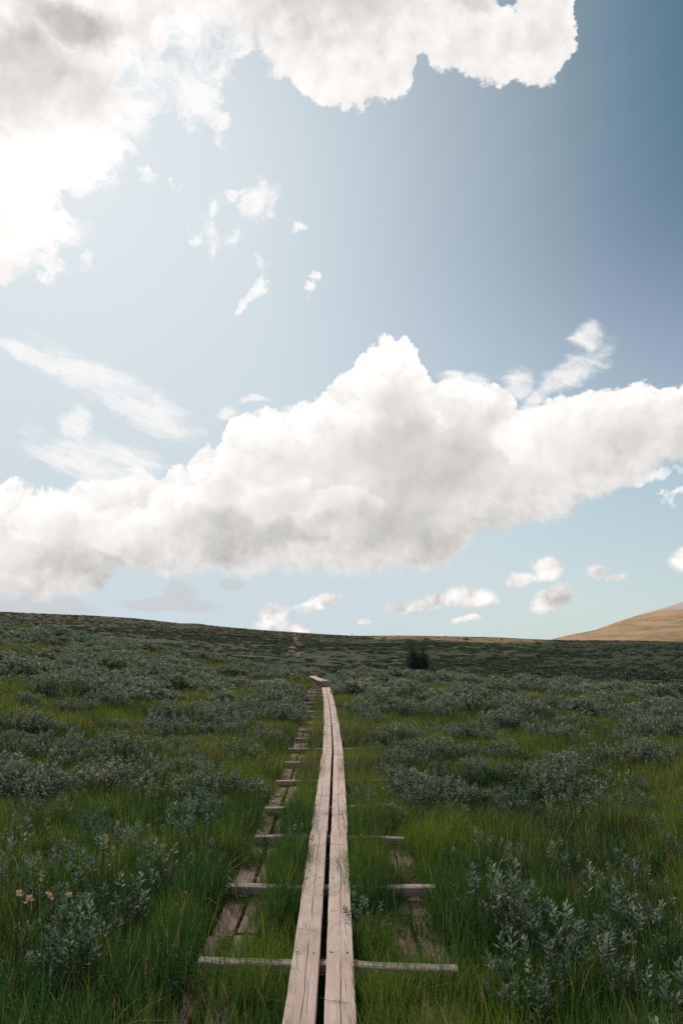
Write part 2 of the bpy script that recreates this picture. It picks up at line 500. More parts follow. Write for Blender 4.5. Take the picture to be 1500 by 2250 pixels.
def leaf_mat(name, c0, c1, tip, trans_gain=1.2, amount=0.30, brown=None, green=None):
    mt, k = new_mat(name)
    tone = attr(k, 'tone')
    oi = k.node('ShaderNodeObjectInfo')
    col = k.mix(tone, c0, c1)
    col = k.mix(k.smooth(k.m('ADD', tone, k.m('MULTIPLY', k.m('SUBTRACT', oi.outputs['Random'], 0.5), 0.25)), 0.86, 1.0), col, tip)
    if green:      # some shrubs are leafier and greener than others
        col = k.mix(k.m('MULTIPLY', k.smooth(k.m('FRACT', k.m('MULTIPLY', oi.outputs['Random'], 7.3)), 0.45, 1.0), k.smooth(tone, 1.0, 0.3, 0.15, 0.8)), col, green)
    if brown:      # drier plants grow together, mostly high up and towards the left shoulder
        loc = oi.outputs['Location']
        s_ = k.node('ShaderNodeSeparateXYZ')
        k._in(s_.inputs[0], loc)
        dr = k.m('ADD', k.noise(k.mapping(loc, scale=(0.02, 0.05, 0.1)), 1.0, 4, 0.6), k.m('ADD', k.lin(s_.outputs[2], -1.0, 10.0, -0.22, 0.16), k.m('MULTIPLY', oi.outputs['Random'], 0.12)))
        col = k.mix(k.smooth(dr, 0.46, 0.66), col, brown)
    g = k.node('ShaderNodeNewGeometry')
    col = k.mix(k.m('MULTIPLY', g.outputs['Backfacing'], 0.35), col, tip)
    tr = k.mix(1.0, col, (trans_gain, trans_gain * 1.1, trans_gain * 0.8), 'MULTIPLY')
    out(k, leafy(k, col, tr, amount, 0.62, 0.3))
    return mt


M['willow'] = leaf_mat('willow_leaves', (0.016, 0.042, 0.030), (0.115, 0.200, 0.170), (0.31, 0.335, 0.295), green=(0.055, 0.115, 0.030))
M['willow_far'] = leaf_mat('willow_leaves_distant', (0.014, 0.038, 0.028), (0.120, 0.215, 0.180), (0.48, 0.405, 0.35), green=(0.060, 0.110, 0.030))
M['birch'] = leaf_mat('dwarf_birch_leaves', (0.018, 0.042, 0.016), (0.045, 0.085, 0.025), (0.075, 0.11, 0.03))
M['dark'] = leaf_mat('dark_shrub_leaves', (0.012, 0.034, 0.026), (0.034, 0.070, 0.050), (0.06, 0.10, 0.075), 1.0, 0.3)
M['moor'] = leaf_mat('moor_shrub_leaves', (0.024, 0.060, 0.044), (0.052, 0.092, 0.060), (0.08, 0.11, 0.07), 1.0, 0.2, (0.095, 0.078, 0.045))
M['heath'] = leaf_mat('heath_leaves', (0.030, 0.074, 0.050), (0.072, 0.115, 0.052), (0.12, 0.13, 0.065), 1.0, 0.2, (0.165, 0.115, 0.060))
M['flower'] = leaf_mat('pink_petals', (0.45, 0.27, 0.25), (0.60, 0.40, 0.36), (0.70, 0.55, 0.50))
M['orange'] = leaf_mat('orange_petals', (0.50, 0.16, 0.02), (0.65, 0.28, 0.02), (0.75, 0.40, 0.04))

mt, k = new_mat('stem_bark')
t = k.node('ShaderNodeTexCoord')
out(k, principled(k, k.mix(k.noise(t.outputs['Object'], 60, 4), (0.035, 0.026, 0.020), (0.11, 0.085, 0.065)), 0.85, 0.2).outputs[0])
M['stem'] = mt
mt, k = new_mat('bleached_twig')
t = k.node('ShaderNodeTexCoord')
out(k, principled(k, k.mix(k.noise(t.outputs['Object'], 90, 4), (0.22, 0.17, 0.14), (0.52, 0.44, 0.38)), 0.8, 0.2).outputs[0])
M['twig'] = mt
mt, k = new_mat('moss_cushion')
t = k.node('ShaderNodeTexCoord')
mn = k.noise(t.outputs['Object'], 60, 6, 0.7)
out(k, principled(k, k.mix(k.smooth(mn, 0.35, 0.7), (0.030, 0.036, 0.006), (0.15, 0.125, 0.014)), 0.95, 0.1, mn, 1.0, 0.02).outputs[0])
M['moss'] = mt

# ground
mt, k = new_mat('moorland_ground')
g = k.node('ShaderNodeNewGeometry')
pos = g.outputs['Position']
s = k.node('ShaderNodeSeparateXYZ')
k._in(s.inputs[0], pos)
soil = k.mix(k.smooth(k.noise(pos, 3.0, 6, 0.65), 0.35, 0.7), (0.012, 0.012, 0.007), (0.040, 0.046, 0.014))
big1 = k.noise(k.mapping(pos, scale=(0.014, 0.05, 0.05)), 1.0, 6, 0.62, 0.5)
mid1 = k.noise(k.mapping(pos, scale=(0.10, 0.16, 0.2)), 1.0, 7, 0.68, 0.6)
fin1 = k.noise(k.mapping(pos, scale=(0.9, 0.9, 0.9)), 1.0, 5, 0.7)
heath = k.mix(k.smooth(mid1, 0.38, 0.66), (0.014, 0.034, 0.022), (0.042, 0.056, 0.028))
heath = k.mix(k.smooth(big1, 0.45, 0.72, 0.0, 0.7), heath, (0.044, 0.064, 0.022))
heath = k.mix(k.m('MULTIPLY', k.smooth(fin1, 0.48, 0.72), k.smooth(mid1, 0.42, 0.62, 0.15, 0.75)), heath, (0.15, 0.115, 0.065))
sunlit_drylv = attr(k, 'sunlit_dry')
dn = k.m('ADD', k.m('MULTIPLY', sunlit_drylv, 1.6), k.m('MULTIPLY', k.m('SUBTRACT', mid1, 0.5), 2.2))
heath = k.mix(k.smooth(dn, 0.45, 1.0), heath, k.mix(k.smooth(fin1, 0.35, 0.65), (0.17, 0.100, 0.050), (0.30, 0.215, 0.13)))  # tan carries the sunlight on the skyline strip, plus browner ground on the left
gc = k.mix(k.smooth(s.outputs[1], 34.0, 52.0), soil, heath)
out(k, principled(k, gc, 0.95, 0.1, k.m('ADD', fin1, k.m('MULTIPLY', mid1, 2.0)), 0.8, 0.35).outputs[0])
M['ground'] = mt

mt, k = new_mat('fell_grass_and_scree')
g = k.node('ShaderNodeNewGeometry')
pos = g.outputs['Position']
s = k.node('ShaderNodeSeparateXYZ')
k._in(s.inputs[0], pos)
b1 = k.noise(k.mapping(pos, scale=(0.010, 0.006, 0.09)), 1.0, 7, 0.66, 0.8)
b2 = k.noise(pos, 0.03, 6, 0.7)
fc = k.mix(k.smooth(b1, 0.42, 0.62), (0.45, 0.295, 0.175), (0.25, 0.20, 0.11))
fc = k.mix(k.smooth(b2, 0.5, 0.75, 0.0, 0.6), fc, (0.54, 0.41, 0.30))
rock = k.smooth(k.m('ADD', s.outputs[2], k.m('MULTIPLY', k.m('SUBTRACT', b1, 0.5), 60.0)), 62.0, 74.0)
fc = k.mix(rock, fc, k.mix(b2, (0.38, 0.32, 0.31), (0.55, 0.48, 0.46)))
out(k, principled(k, fc, 0.95, 0.1, b1, 0.6, 5.0).outputs[0])
M['fell'] = mt

mt, k = new_mat('trail_gravel')
g = k.node('ShaderNodeNewGeometry')
out(k, principled(k, k.mix(k.noise(g.outputs['Position'], 1.2, 5, 0.7), (0.06, 0.045, 0.03), (0.24, 0.155, 0.11)), 0.95, 0.1).outputs[0])
M['trail'] = mt


# ------------------------------------------------------------------ mesh helpers
def mesh_np(name, verts, faces, mats, tone=None, smooth=False):
    """faces: int array (n,3) or (n,4), or a list of such"""
    me = bpy.data.meshes.new(name)
    if not isinstance(faces, list):
        faces = [faces]
    faces = [np.asarray(f, dtype=np.int32) for f in faces if len(f)]
    V = np.asarray(verts, dtype=np.float32)
    me.vertices.add(len(V))
    me.vertices.foreach_set('co', V.ravel())
    nl = sum(f.size for f in faces)
    nf = sum(len(f) for f in faces)
    me.loops.add(nl)
    me.polygons.add(nf)
    me.loops.foreach_set('vertex_index', np.concatenate([f.ravel() for f in faces]))
    sizes = np.concatenate([np.full(len(f), f.shape[1], np.int32) for f in faces])
    starts = np.concatenate([[0], np.cumsum(sizes)[:-1]]).astype(np.int32)
    me.polygons.foreach_set('loop_start', starts)
    me.update(calc_edges=True)
    if tone is not None:
        a = me.attributes.new('tone', 'FLOAT', 'POINT')
        a.data.foreach_set('value', np.asarray(tone, dtype=np.float32))
    if smooth:
        me.polygons.foreach_set('use_smooth', np.ones(nf, dtype=bool))
    for m in (mats if isinstance(mats, (list, tuple)) else [mats]):
        me.materials.append(m)
    me.validate()
    return me


def link(name, data, parent=None, loc=None, rz=0.0):
    o = bpy.data.objects.new(name, data)
    COL.objects.link(o)
    if parent is not None:
        o.parent = parent
    if loc is not None:
        o.location = loc
    o.rotation_euler = (0, 0, rz)
    return o


def tag(o, label=None, cat=None, group=None, kind=None):
    for key, v in (('label', label), ('category', cat), ('group', group), ('kind', kind)):
        if v:
            o[key] = v
    return o


# ------------------------------------------------------------------ terrain
def vnoise(x, y, seed=0):
    """smooth value noise, numpy"""
    xi, yi = np.floor(x).astype(np.int64), np.floor(y).astype(np.int64)
    xf, yf = x - xi, y - yi
    u, v = xf * xf * (3 - 2 * xf), yf * yf * (3 - 2 * yf)

    def h(a, b):
        q = (a * 374761393 + b * 668265263 + seed * 144665) & 0x7fffffff
        q = ((q ^ (q >> 13)) * 1274126177) & 0x7fffffff
        return ((q ^ (q >> 16)) & 0xffff) / 65535.0
    return (h(xi, yi) * (1 - u) + h(xi + 1, yi) * u) * (1 - v) + (h(xi, yi + 1) * (1 - u) + h(xi + 1, yi + 1) * u) * v


def fbm(x, y, oct=4, seed=0):
    s, a, t = 0.0, 1.0, 0.0
    for i in range(oct):
        s = s + a * vnoise(x * 2 ** i, y * 2 ** i, seed + i)
        t += a
        a *= 0.5
    return s / t


KF = FPX / math.cos(PITCH)
SKY = [(-900, 1330), (-300, 1338), (0, 1343), (100, 1348), (190, 1352), (300, 1359), (400, 1370), (440, 1370), (470, 1375), (560, 1383), (640, 1388),
       (770, 1396), (900, 1397), (1060, 1400), (1250, 1406), (1500, 1411), (2000, 1414)]
SQ = np.array([(p - 750) / FPX for p, _ in SKY])
SZ = np.array([CAM_Z + (HORIZON - r) * 260.0 / KF for _, r in SKY])


def height(x, y):
    x, y = np.asarray(x, float), np.asarray(y, float)
    ll = -x - 4.0
    near = 0.168 * np.where(ll > 1.5, ll - 0.45, np.where(ll > -1.5, (ll + 1.5) ** 2 / 6.0 * 0.7, 0.0))
    near = near - 0.022 * np.clip(x - 3, 0, 60)
    off = np.clip((np.abs(x) - 1.0) / 2.5, 0, 1)
    near = near + off * (0.16 * (fbm(x * 0.35, y * 0.35, 3, 5) - 0.5) + 0.10 * (fbm(x * 1.3, y * 1.3, 2, 9) - 0.5))
    near = near + 0.5 * np.clip((y - 22) / 20, 0, 1) * (fbm(x * 0.11, y * 0.11, 2, 31) - 0.5)
    yy = np.maximum(y, 1.0)
    q = x / yy
    zs = np.interp(q, SQ, SZ) + 0.6 * (fbm(x * 0.03 + 7, y * 0.0 + 3, 3, 3) - 0.5)
    e = 0.158 * np.clip(-q * 60 - 4.45, 0, 30) - 1.7 - 1.3 * np.clip(q, 0, 0.5) + 1.0 * (fbm(x * 0.05, y * 0.02, 2, 12) - 0.5)
    t = np.clip((y - 85) / 175.0, 0, 1)
    far = e * (1 - t) + zs * t - 1.0 * t * (1 - t) * 4 * np.clip(-q / 0.4, 0, 1) + 1.8 * (fbm(x * 0.02, y * 0.03, 4, 17) - 0.5) * np.sin(math.pi * t) \
        + 0.5 * (fbm(x * 0.12, y * 0.2, 3, 23) - 0.5) * np.clip(t * 6, 0, 1) * np.clip((1 - t) * 3, 0, 1)
    b = np.clip((y - 62) / 23.0, 0, 1)
    b = b * b * (3 - 2 * b)
    z = near * (1 - b) + far * b
    z = np.where(y > 85, far, z)
    return np.where(y > 260, zs - np.minimum(25, (y - 260) * 0.035), z)


def axis(lo, mid_lo, mid_hi, hi, step, grow):
    a = list(np.arange(mid_lo, mid_hi + 1e-6, step))
    s, v = step, mid_hi
    up = []
    while v < hi:
        s = min(s * grow, 250)
        v += s
        up.append(v)
    s, v = step, mid_lo
    dn = []
    while v > lo:
        s = min(s * grow, 250)
        v -= s
        dn.append(v)
    return np.array(dn[::-1] + a + up)


gx = axis(-4000, -14, 14, 4000, 0.25, 1.045)
ya = list(np.arange(-6, 24, 0.25))
v, s = 24.0, 0.25
while v < 270:
    ya.append(v)
    s = min(s * 1.015, 2.0)
    v += s
while v < 6000:
    ya.append(v)
    s = min(s * 1.15, 300)
    v += s
yb, v, s = [], -6.0, 0.5
while v > -800:
    s *= 1.3
    v -= s
    yb.append(v)
gy = np.array(yb[::-1] + ya)
GX, GY = np.meshgrid(gx, gy)
GZ = height(GX, GY)
nx, ny = len(gx), len(gy)
idx = np.arange(nx * ny).reshape(ny, nx)
faces = np.stack([idx[:-1, :-1], idx[:-1, 1:], idx[1:, 1:], idx[1:, :-1]], -1).reshape(-1, 4)
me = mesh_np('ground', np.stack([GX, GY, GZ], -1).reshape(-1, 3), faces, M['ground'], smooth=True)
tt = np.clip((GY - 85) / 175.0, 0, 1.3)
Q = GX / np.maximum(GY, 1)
sunlit_dryv = 1.0 * np.exp(-((tt - 0.88) / 0.12) ** 2) * np.clip((Q - 0.02) / 0.04, 0, 1) * np.clip((0.30 - Q) / 0.10, 0, 1)  # sunlit strip below the skyline, its light put into the ground colour
sunlit_dryv += np.exp(-((tt - (0.80 - 1.2 * (Q - 0.12))) / 0.05) ** 2) * 0.6 * np.clip((Q - 0.08) / 0.04, 0, 1) * np.clip((0.34 - Q) / 0.1, 0, 1)
sunlit_dryv += 0.12 * np.clip((0.10 - Q) / 0.2, 0, 1) * np.clip((tt - 0.25) / 0.5, 0, 1)
a = me.attributes.new('sunlit_dry', 'FLOAT', 'POINT')
a.data.foreach_set('value', sunlit_dryv.ravel().astype(np.float32))
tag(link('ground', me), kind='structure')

# distant fell on the right
FD = 1500.0
FP = [(1200, 1450), (1240, 1425), (1262, 1405), (1325, 1385), (1400, 1371), (1440, 1357), (1450, 1350), (1468, 1342), (1500, 1331), (1600, 1300),
      (1750, 1262), (1950, 1240), (2200, 1270), (2700, 1400), (2800, 1430)]
fx = np.array([(p - 750) / FPX * FD for p, _ in FP])
fz = np.array([CAM_Z + (HORIZON - r) * FD / KF for _, r in FP])
ux = np.linspace(fx[0] - 60, fx[-1] + 60, 300)
uy = np.linspace(-520, 900, 110)
UX, UY = np.meshgrid(ux, uy)
prof = np.interp(UX, fx, fz, left=fz[0], right=fz[-1])
fall = np.where(UY < 0, np.cos(np.clip(-UY / 520, 0, 1) * math.pi / 2) ** 1.3, np.cos(np.clip(UY / 900, 0, 1) * math.pi / 2))
UZ = -30 + (prof + 30) * fall + 9 * (fbm(UX * 0.01, UY * 0.01, 5, 41) - 0.5) * np.clip(-UY / 100, 0, 1) + 1.5 * (fbm(UX * 0.03, UY * 0.01, 3, 43) - 0.5)
idx = np.arange(UX.size).reshape(UX.shape)
faces = np.stack([idx[:-1, :-1], idx[:-1, 1:], idx[1:, 1:], idx[1:, :-1]], -1).reshape(-1, 4)
tag(link('hill', mesh_np('hill', np.stack([UX, UY + FD, UZ], -1).reshape(-1, 3), faces, M['fell'], smooth=True)), kind='structure')

# worn trail climbing the far slope
trail = [(668, 1447, 0.8), (655, 1441, 1.2), (644, 1432, 1.8), (646, 1424, 1.3), (656, 1416, 1.6), (650, 1408, 1.5), (654, 1400, 1.2), (645, 1392, 1.0)]
tv, tf = [], []


def on_slope(px, row):
    d = direction(px, row)
    for yv in np.arange(88, 262, 0.5):
        t = yv / d.y
        if height(d.x * t, yv) >= CAM_Z + d.z * t:
            return d.x * t, yv
    return d.x / d.y * 258, 258.0


tp = [on_slope(a_, b_) + (w_,) for a_, b_, w_ in trail]
tx = []
for (x0, y0, w0), (x1, y1, w1) in zip(tp[:-1], tp[1:]):
    for f in np.linspace(0, 1, 12, endpoint=False):
        tx.append((x0 + (x1 - x0) * f + 0.5 * math.sin(7 * f + x0), y0 + (y1 - y0) * f, (w0 + (w1 - w0) * f) * (0.35 + 0.55 * abs(math.sin(f * 9 + y0)))))
for i, (x, y, w) in enumerate(tx):
    for sx in (-1, 1):
        tv.append((x + sx * w * 0.5, y, float(height(x + sx * w * 0.5, y)) + 0.12))
    if i:
        tf.append((2 * i - 2, 2 * i - 1, 2 * i + 1, 2 * i))
tag(link('path', mesh_np('path', tv, np.array(tf), M['trail'])), kind='structure')

# ------------------------------------------------------------------ boardwalk
BT = 0.17                      # top of the boards
TH = 0.048
BEAM_TOP = BT - TH
centre_px = [(700.0, 2250), (722.7, 1826), (731, 1658), (728.8, 1596), (726, 1568), (721.3, 1533), (716, 1510)]
CP = [at(x, r, BT) for x, r in centre_px]
d0 = (CP[1] - CP[0]).normalized()
j0 = CP[1] - d0 * 4.55
CP = [j0 - d0 * 4.6, j0] + CP[1:]
YS = [p.y for p in CP]
XS = [p.x for p in CP]


def cx(y):
    return float(np.interp(y, YS, XS)) if y < YS[-1] else XS[-1]


def plank_mesh(name, L, w, th, mat, seed, bow=0.006, rough=0.002, nails=(), worn=0.0):
    """board along local Y from -L/2 to L/2, top at z=0, rounded edges, slightly irregular"""
    r_ = np.random.default_rng(seed)
    nseg = max(6, int(L / 0.07))
    b = 0.007
    ring = [(-w / 2, -b), (-w / 2 + 0.002, -b * 0.3), (-w / 2 + b, 0), (-w / 4, 0.0012), (0, 0.0016), (w / 4, 0.0012), (w / 2 - b, 0), (w / 2 - 0.002, -b * 0.3), (w / 2, -b),
            (w / 2, -th + b), (w / 2 - b, -th), (-w / 2 + b, -th), (-w / 2, -th + b)]
    m = len(ring)
    ph = r_.uniform(0, 6, 4)
    V = []
    for i in range(nseg + 1):
        t = i / nseg
        y = -L / 2 + L * t
        sx = bow * math.sin(math.pi * t + ph[0] * 0.2) + rough * math.sin(9 * y + ph[1]) * 0.6
        sz = 0.004 * math.sin(3.1 * y + ph[2]) + 0.002 * math.sin(8 * y + ph[3])
        ed = 1 - (0.5 if i in (0, nseg) else 0) * 0.03
        for j, (x, z) in enumerate(ring):
            jx = r_.normal(0, rough * 0.5) if j in (0, 1, 8, 7) else 0
            chip = -worn * max(0, r_.normal(0, 1)) * 0.006 if j in (1, 2, 6, 7) else 0
            V.append(((x + jx) * ed + sx, y + (0.001 * r_.normal() if i in (0, nseg) else 0), z * (1 if i not in (0, nseg) else 0.97) + sz + chip))
    F = []
    for i in range(nseg):
        for j in range(m):
            a_, b_ = i * m + j, i * m + (j + 1) % m
            F.append((a_, b_, b_ + m, a_ + m))
    me_faces = F + [tuple(range(m))[::1], tuple(nseg * m + j for j in range(m))[::-1]]
    me = bpy.data.meshes.new(name)
    nv0 = len(V)
    matidx = [0] * len(me_faces)
    for (px_, py_) in nails:
        c0 = len(V)
        for z_ in (0.0008, 0.0042):
            for q in range(8):
                V.append((px_ + 0.0055 * math.cos(q * math.pi / 4), py_ + 0.0055 * math.sin(q * math.pi / 4), z_))
        for q in range(8):
            me_faces.append((c0 + q, c0 + (q + 1) % 8, c0 + 8 + (q + 1) % 8, c0 + 8 + q))
            matidx.append(1)
        me_faces.append(tuple(c0 + 8 + q for q in range(8)))
        matidx.append(1)
    me.from_pydata(V, [], me_faces)
    me.materials.append(mat)
    me.materials.append(M['nail'])
    me.polygons.foreach_set('material_index', matidx)
    import bmesh
    bm = bmesh.new()
    bm.from_mesh(me)
    bmesh.ops.recalc_face_normals(bm, faces=bm.faces)
    bm.to_mesh(me)
    bm.free()
    me.update()
    return me


def lay_plank(name, p, q, w, th, mat, parent, seed, side_off=0.0, nail_y=(), **kw):
    p, q = Vector(p), Vector(q)
    d = q - p
    L = d.length
    dh = d.normalized()
    perp = Vector((dh.y, -dh.x, 0)).normalized()
    mid = (p + q) / 2 + perp * side_off
    nl = []
    for yy in nail_y:
        if min(p.y, q.y) + 0.05 < yy < max(p.y, q.y) - 0.05:
            f = (yy - p.y) / (q.y - p.y)
            for s_ in (-0.3, 0.3):
                nl.append((s_ * w, -L / 2 + f * L + random.uniform(-.012, .012)))
    o = link(name, plank_mesh(name, L, w, th, mat, seed, nails=nl, **kw), parent)
    o.location = mid
    up = dh.cross(perp) * -1 if dh.cross(perp).z < 0 else dh.cross(perp)
    o.rotation_euler = Matrix((perp, dh, up)).transposed().to_euler()
    return o


beam_y = [-0.1, 1.45, 3.0] + [at(718, r_, BEAM_TOP).y for r_ in (2112, 1943, 1835, 1769, 1712, 1673, 1643, 1620, 1602, 1587, 1574, 1562, 1552, 1543, 1535, 1528, 1521, 1515)]
bw = link('boardwalk', None)
tag(bw, 'long straight boardwalk of two pale weathered planks side by side on wooden crossbeams', 'boardwalk')
PW, GAPS = 0.158, [0.036, 0.036, 0.036, 0.028, 0.024, 0.024, 0.024, 0.024]
sd_ = 100
for i in range(len(CP) - 1):
    a_, b_ = CP[i], CP[i + 1]
    dirv = (b_ - a_).normalized()
    g_ = GAPS[i]
    for s_ in (-1, 1):
        sd_ += 1
        ja, jb = random.uniform(0.006, 0.012), random.uniform(0.006, 0.012)
        w_ = PW + random.uniform(-0.004, 0.004)
        lay_plank('plank', a_ + dirv * ja + Vector((0, 0, random.uniform(-.003, .002))), b_ - dirv * jb + Vector((0, 0, random.uniform(-.003, .002))), w_, TH, M['board'], bw, sd_,
                  side_off=s_ * (g_ / 2 + PW / 2), nail_y=beam_y, bow=0.004, rough=0.0010)
yaws = {3: 4.0, 4: 3.2, 5: 2.6}
beams = []
for i, yb_ in enumerate(beam_y):
    if yb_ > YS[-1] - 0.2:
        continue
    sd_ += 1
    yaw = yaws.get(i, random.uniform(-4, 4.5))
    Lb = 1.50 + random.uniform(-0.12, 0.10)
    cxx = cx(yb_) + random.uniform(-0.04, 0.04)
    e = Vector((math.cos(R(yaw)), -math.sin(R(yaw)), 0)) * Lb / 2
    mid = Vector((cxx, yb_, BEAM_TOP - 0.009))
    e.z = random.uniform(-0.012, 0.012)
    lay_plank('crossbeam', mid - e, mid + e, 0.098 + random.uniform(-.008, .012), 0.062, M['beam'], bw, sd_, bow=0.004, rough=0.003, worn=0.6)

# stepped-up farther section that bends to the left
bw2 = link('boardwalk', None)
tag(bw2, 'raised far end of the boardwalk stepping up and bending away to the left', 'boardwalk')
E0 = at(713.5, 1499, 0.40)
E0.y = YS[-1] + 0.35
E0.x = XS[-1] - 0.02
pts = [Vector((E0.x, E0.y, 0.43)), at(703, 1493.0, 0.36), at(686, 1485.5, 0.26)]
pts[1] = Vector((direction(703, 1493).x * 39.5 / direction(703, 1493).y, 39.5, CAM_Z + direction(703, 1493).z * 39.5 / direction(703, 1493).y))
pts[2] = Vector((direction(686, 1485).x * 47 / direction(686, 1485).y, 47.0, CAM_Z + direction(686, 1485).z * 47 / direction(686, 1485).y))
for i in range(2):
    for s_ in (-1, 1):
        sd_ += 1
        lay_plank('plank', pts[i], pts[i + 1], PW, 0.05, M['board'], bw2, sd_, side_off=s_ * 0.092, bow=0.003)
for f in (0.0, 0.33, 0.66, 1.0):
    p_ = pts[0].lerp(pts[1], f) - Vector((0, 0, 0.062))
    sd_ += 1
    for kz in range(2):
        sd_ += 1
        c_ = p_ - Vector((0, -0.08, 0.10 * kz))
        lay_plank('crossbeam', c_ - Vector((0.20, 0, 0)), c_ + Vector((0.20, 0, 0)), 0.12, 0.09, M['beam'], bw2, sd_, worn=0.6)

# the two sunken old plank tracks under the ends of the crossbeams
OT = 0.048
for side_, lab in ((-1, 'sunken old brown plank track left of the boardwalk under the crossbeam ends'),
                   (1, 'overgrown old plank track right of the boardwalk, mostly hidden by grass')):
    ot = link('old_boardwalk', None)
    tag(ot, lab, 'old boardwalk')
    y0 = 1.6
    while y0 < 34:
        L = random.uniform(3.9, 4.7)
        y1 = min(y0 + L, 35)
        for s_ in (-1, 1):
            sd_ += 1
            a_ = Vector((cx(y0) + side_ * 0.60 + random.uniform(-.012, .012), y0 + 0.01, OT + random.uniform(-.034, .002)))
            b_ = Vector((cx(y1) + side_ * 0.60 + random.uniform(-.012, .012), y1 - 0.02, OT + random.uniform(-.034, .002)))
            lay_plank('plank', a_, b_, 0.145 + random.uniform(-.008, .008), 0.045, M['old'], ot, sd_, side_off=s_ * 0.086, bow=0.012, rough=0.004, worn=1.0)
        y0 = y1

# square post beside the right track
pp = at(794, 1608, 0.0)
pt = link('wooden_post', None, loc=(pp.x, pp.y, 0))
tag(pt, 'short grey wooden post standing in the shrubs right of the boardwalk', 'post')
me = plank_mesh('post_shaft', 0.62, 0.085, 0.085, M['post'], 5, bow=0.002, rough=0.003, worn=1.0)
me.transform(Matrix.Translation((0, 0.0425, 0.19)) @ Matrix.Rotation(R(90), 4, 'X'))
link('shaft', me, pt)
me = plank_mesh('post_foot_rail', 0.5, 0.09, 0.05, M['post'], 6, worn=1.0)
me.transform(Matrix.Translation((0.0, -0.10, 0.12)) @ Matrix.Rotation(R(90), 4, 'Z'))
link('foot_rail', me, pt)


# ------------------------------------------------------------------ plants
def strip_blades(n_, rad, hmin, hmax, wid, lean, seed, segs=4, dead=0.10):
    r_ = np.random.default_rng(seed)
    V, F3, F4, T = [], [], [], []
    for _ in range(n_):
        a_ = r_.uniform(0, 2 * math.pi)
        rr = rad * math.sqrt(r_.uniform())
        bx, by = rr * math.cos(a_), rr * math.sin(a_)
        h = r_.uniform(hmin, hmax) * (1 - 0.3 * rr / rad)
        la = r_.uniform(0, 2 * math.pi)
        ln = abs(r_.normal(0, lean)) + 0.06
        wa = r_.uniform(0, math.pi)
        w = wid * r_.uniform(0.6, 1.3)
        t = r_.uniform(0.0, 0.84) if r_.uniform() > dead else r_.uniform(0.86, 1.1)
        droop = r_.uniform(0.4, 1.6)
        b0 = len(V)
        for s_ in range(segs + 1):
            f = s_ / segs
            hx = h * ln * f ** 1.8 * droop
            z = h * (f - 0.28 * ln * droop * f ** 3)
            cx_, cy_ = bx + hx * math.cos(la), by + hx * math.sin(la)
            ww = w * (1 - f ** 1.6) * 0.5 + (0.0002 if s_ < segs else 0)
            if s_ < segs:
                V.append((cx_ - ww * math.cos(wa), cy_ - ww * math.sin(wa), z))
                V.append((cx_ + ww * math.cos(wa), cy_ + ww * math.sin(wa), z))
                T += [t, t]
            else:
                V.append((cx_, cy_, z))
                T.append(t)
        for s_ in range(segs - 1):
            q = b0 + 2 * s_
            F4.append((q, q + 1, q + 3, q + 2))
        q = b0 + 2 * (segs - 1)
        F3.append((q, q + 1, q + 2))
    return V, [np.array(F4), np.array(F3)], T


def leaf_quads(centers, dirs, length, width, r_, tone, V, F, T, fold=0.25):
    for c_, d_, l_, w_, t_ in zip(centers, dirs, length, width, tone):
        d_ = Vector(d_).normalized()
        side = d_.cross(Vector((r_.normal(), r_.normal(), r_.normal() + 0.6)))
        if side.length < 1e-3:
            side = Vector((1, 0, 0))
        side.normalize()
        nrm = d_.cross(side)
        c_ = Vector(c_)
        b0 = len(V)
        mid = c_ + d_ * l_ * 0.5 - nrm * w_ * fold
        V.append(tuple(c_))
        V.append(tuple(c_ + d_ * l_ * 0.48 + side * w_ * 0.5))
        V.append(tuple(c_ + d_ * l_ - nrm * w_ * fold * 0.6))
        V.append(tuple(c_ + d_ * l_ * 0.48 - side * w_ * 0.5))
        V.append(tuple(mid))
        F.append((b0, b0 + 1, b0 + 4))
        F.append((b0 + 1, b0 + 2, b0 + 4))
        F.append((b0 + 2, b0 + 3, b0 + 4))
        F.append((b0 + 3, b0, b0 + 4))
        T += [t_] * 5


def tube(path, r0, r1, V, F, sides=4):
    b0 = len(V)
    m = len(path)
    for i, p_ in enumerate(path):
        p_ = Vector(p_)
        d_ = (Vector(path[min(i + 1, m - 1)]) - Vector(path[max(i - 1, 0)])).normalized()
        a_ = d_.orthogonal().normalized()
        b_ = d_.cross(a_)
        r = r0 + (r1 - r0) * i / (m - 1)
        for s_ in range(sides):
            an = 2 * math.pi * s_ / sides
            V.append(tuple(p_ + a_ * r * math.cos(an) + b_ * r * math.sin(an)))
    for i in range(m - 1):
        for s_ in range(sides):
            q, w_ = b0 + i * sides + s_, b0 + i * sides + (s_ + 1) % sides
            F.append((q, w_, w_ + sides, q + sides))


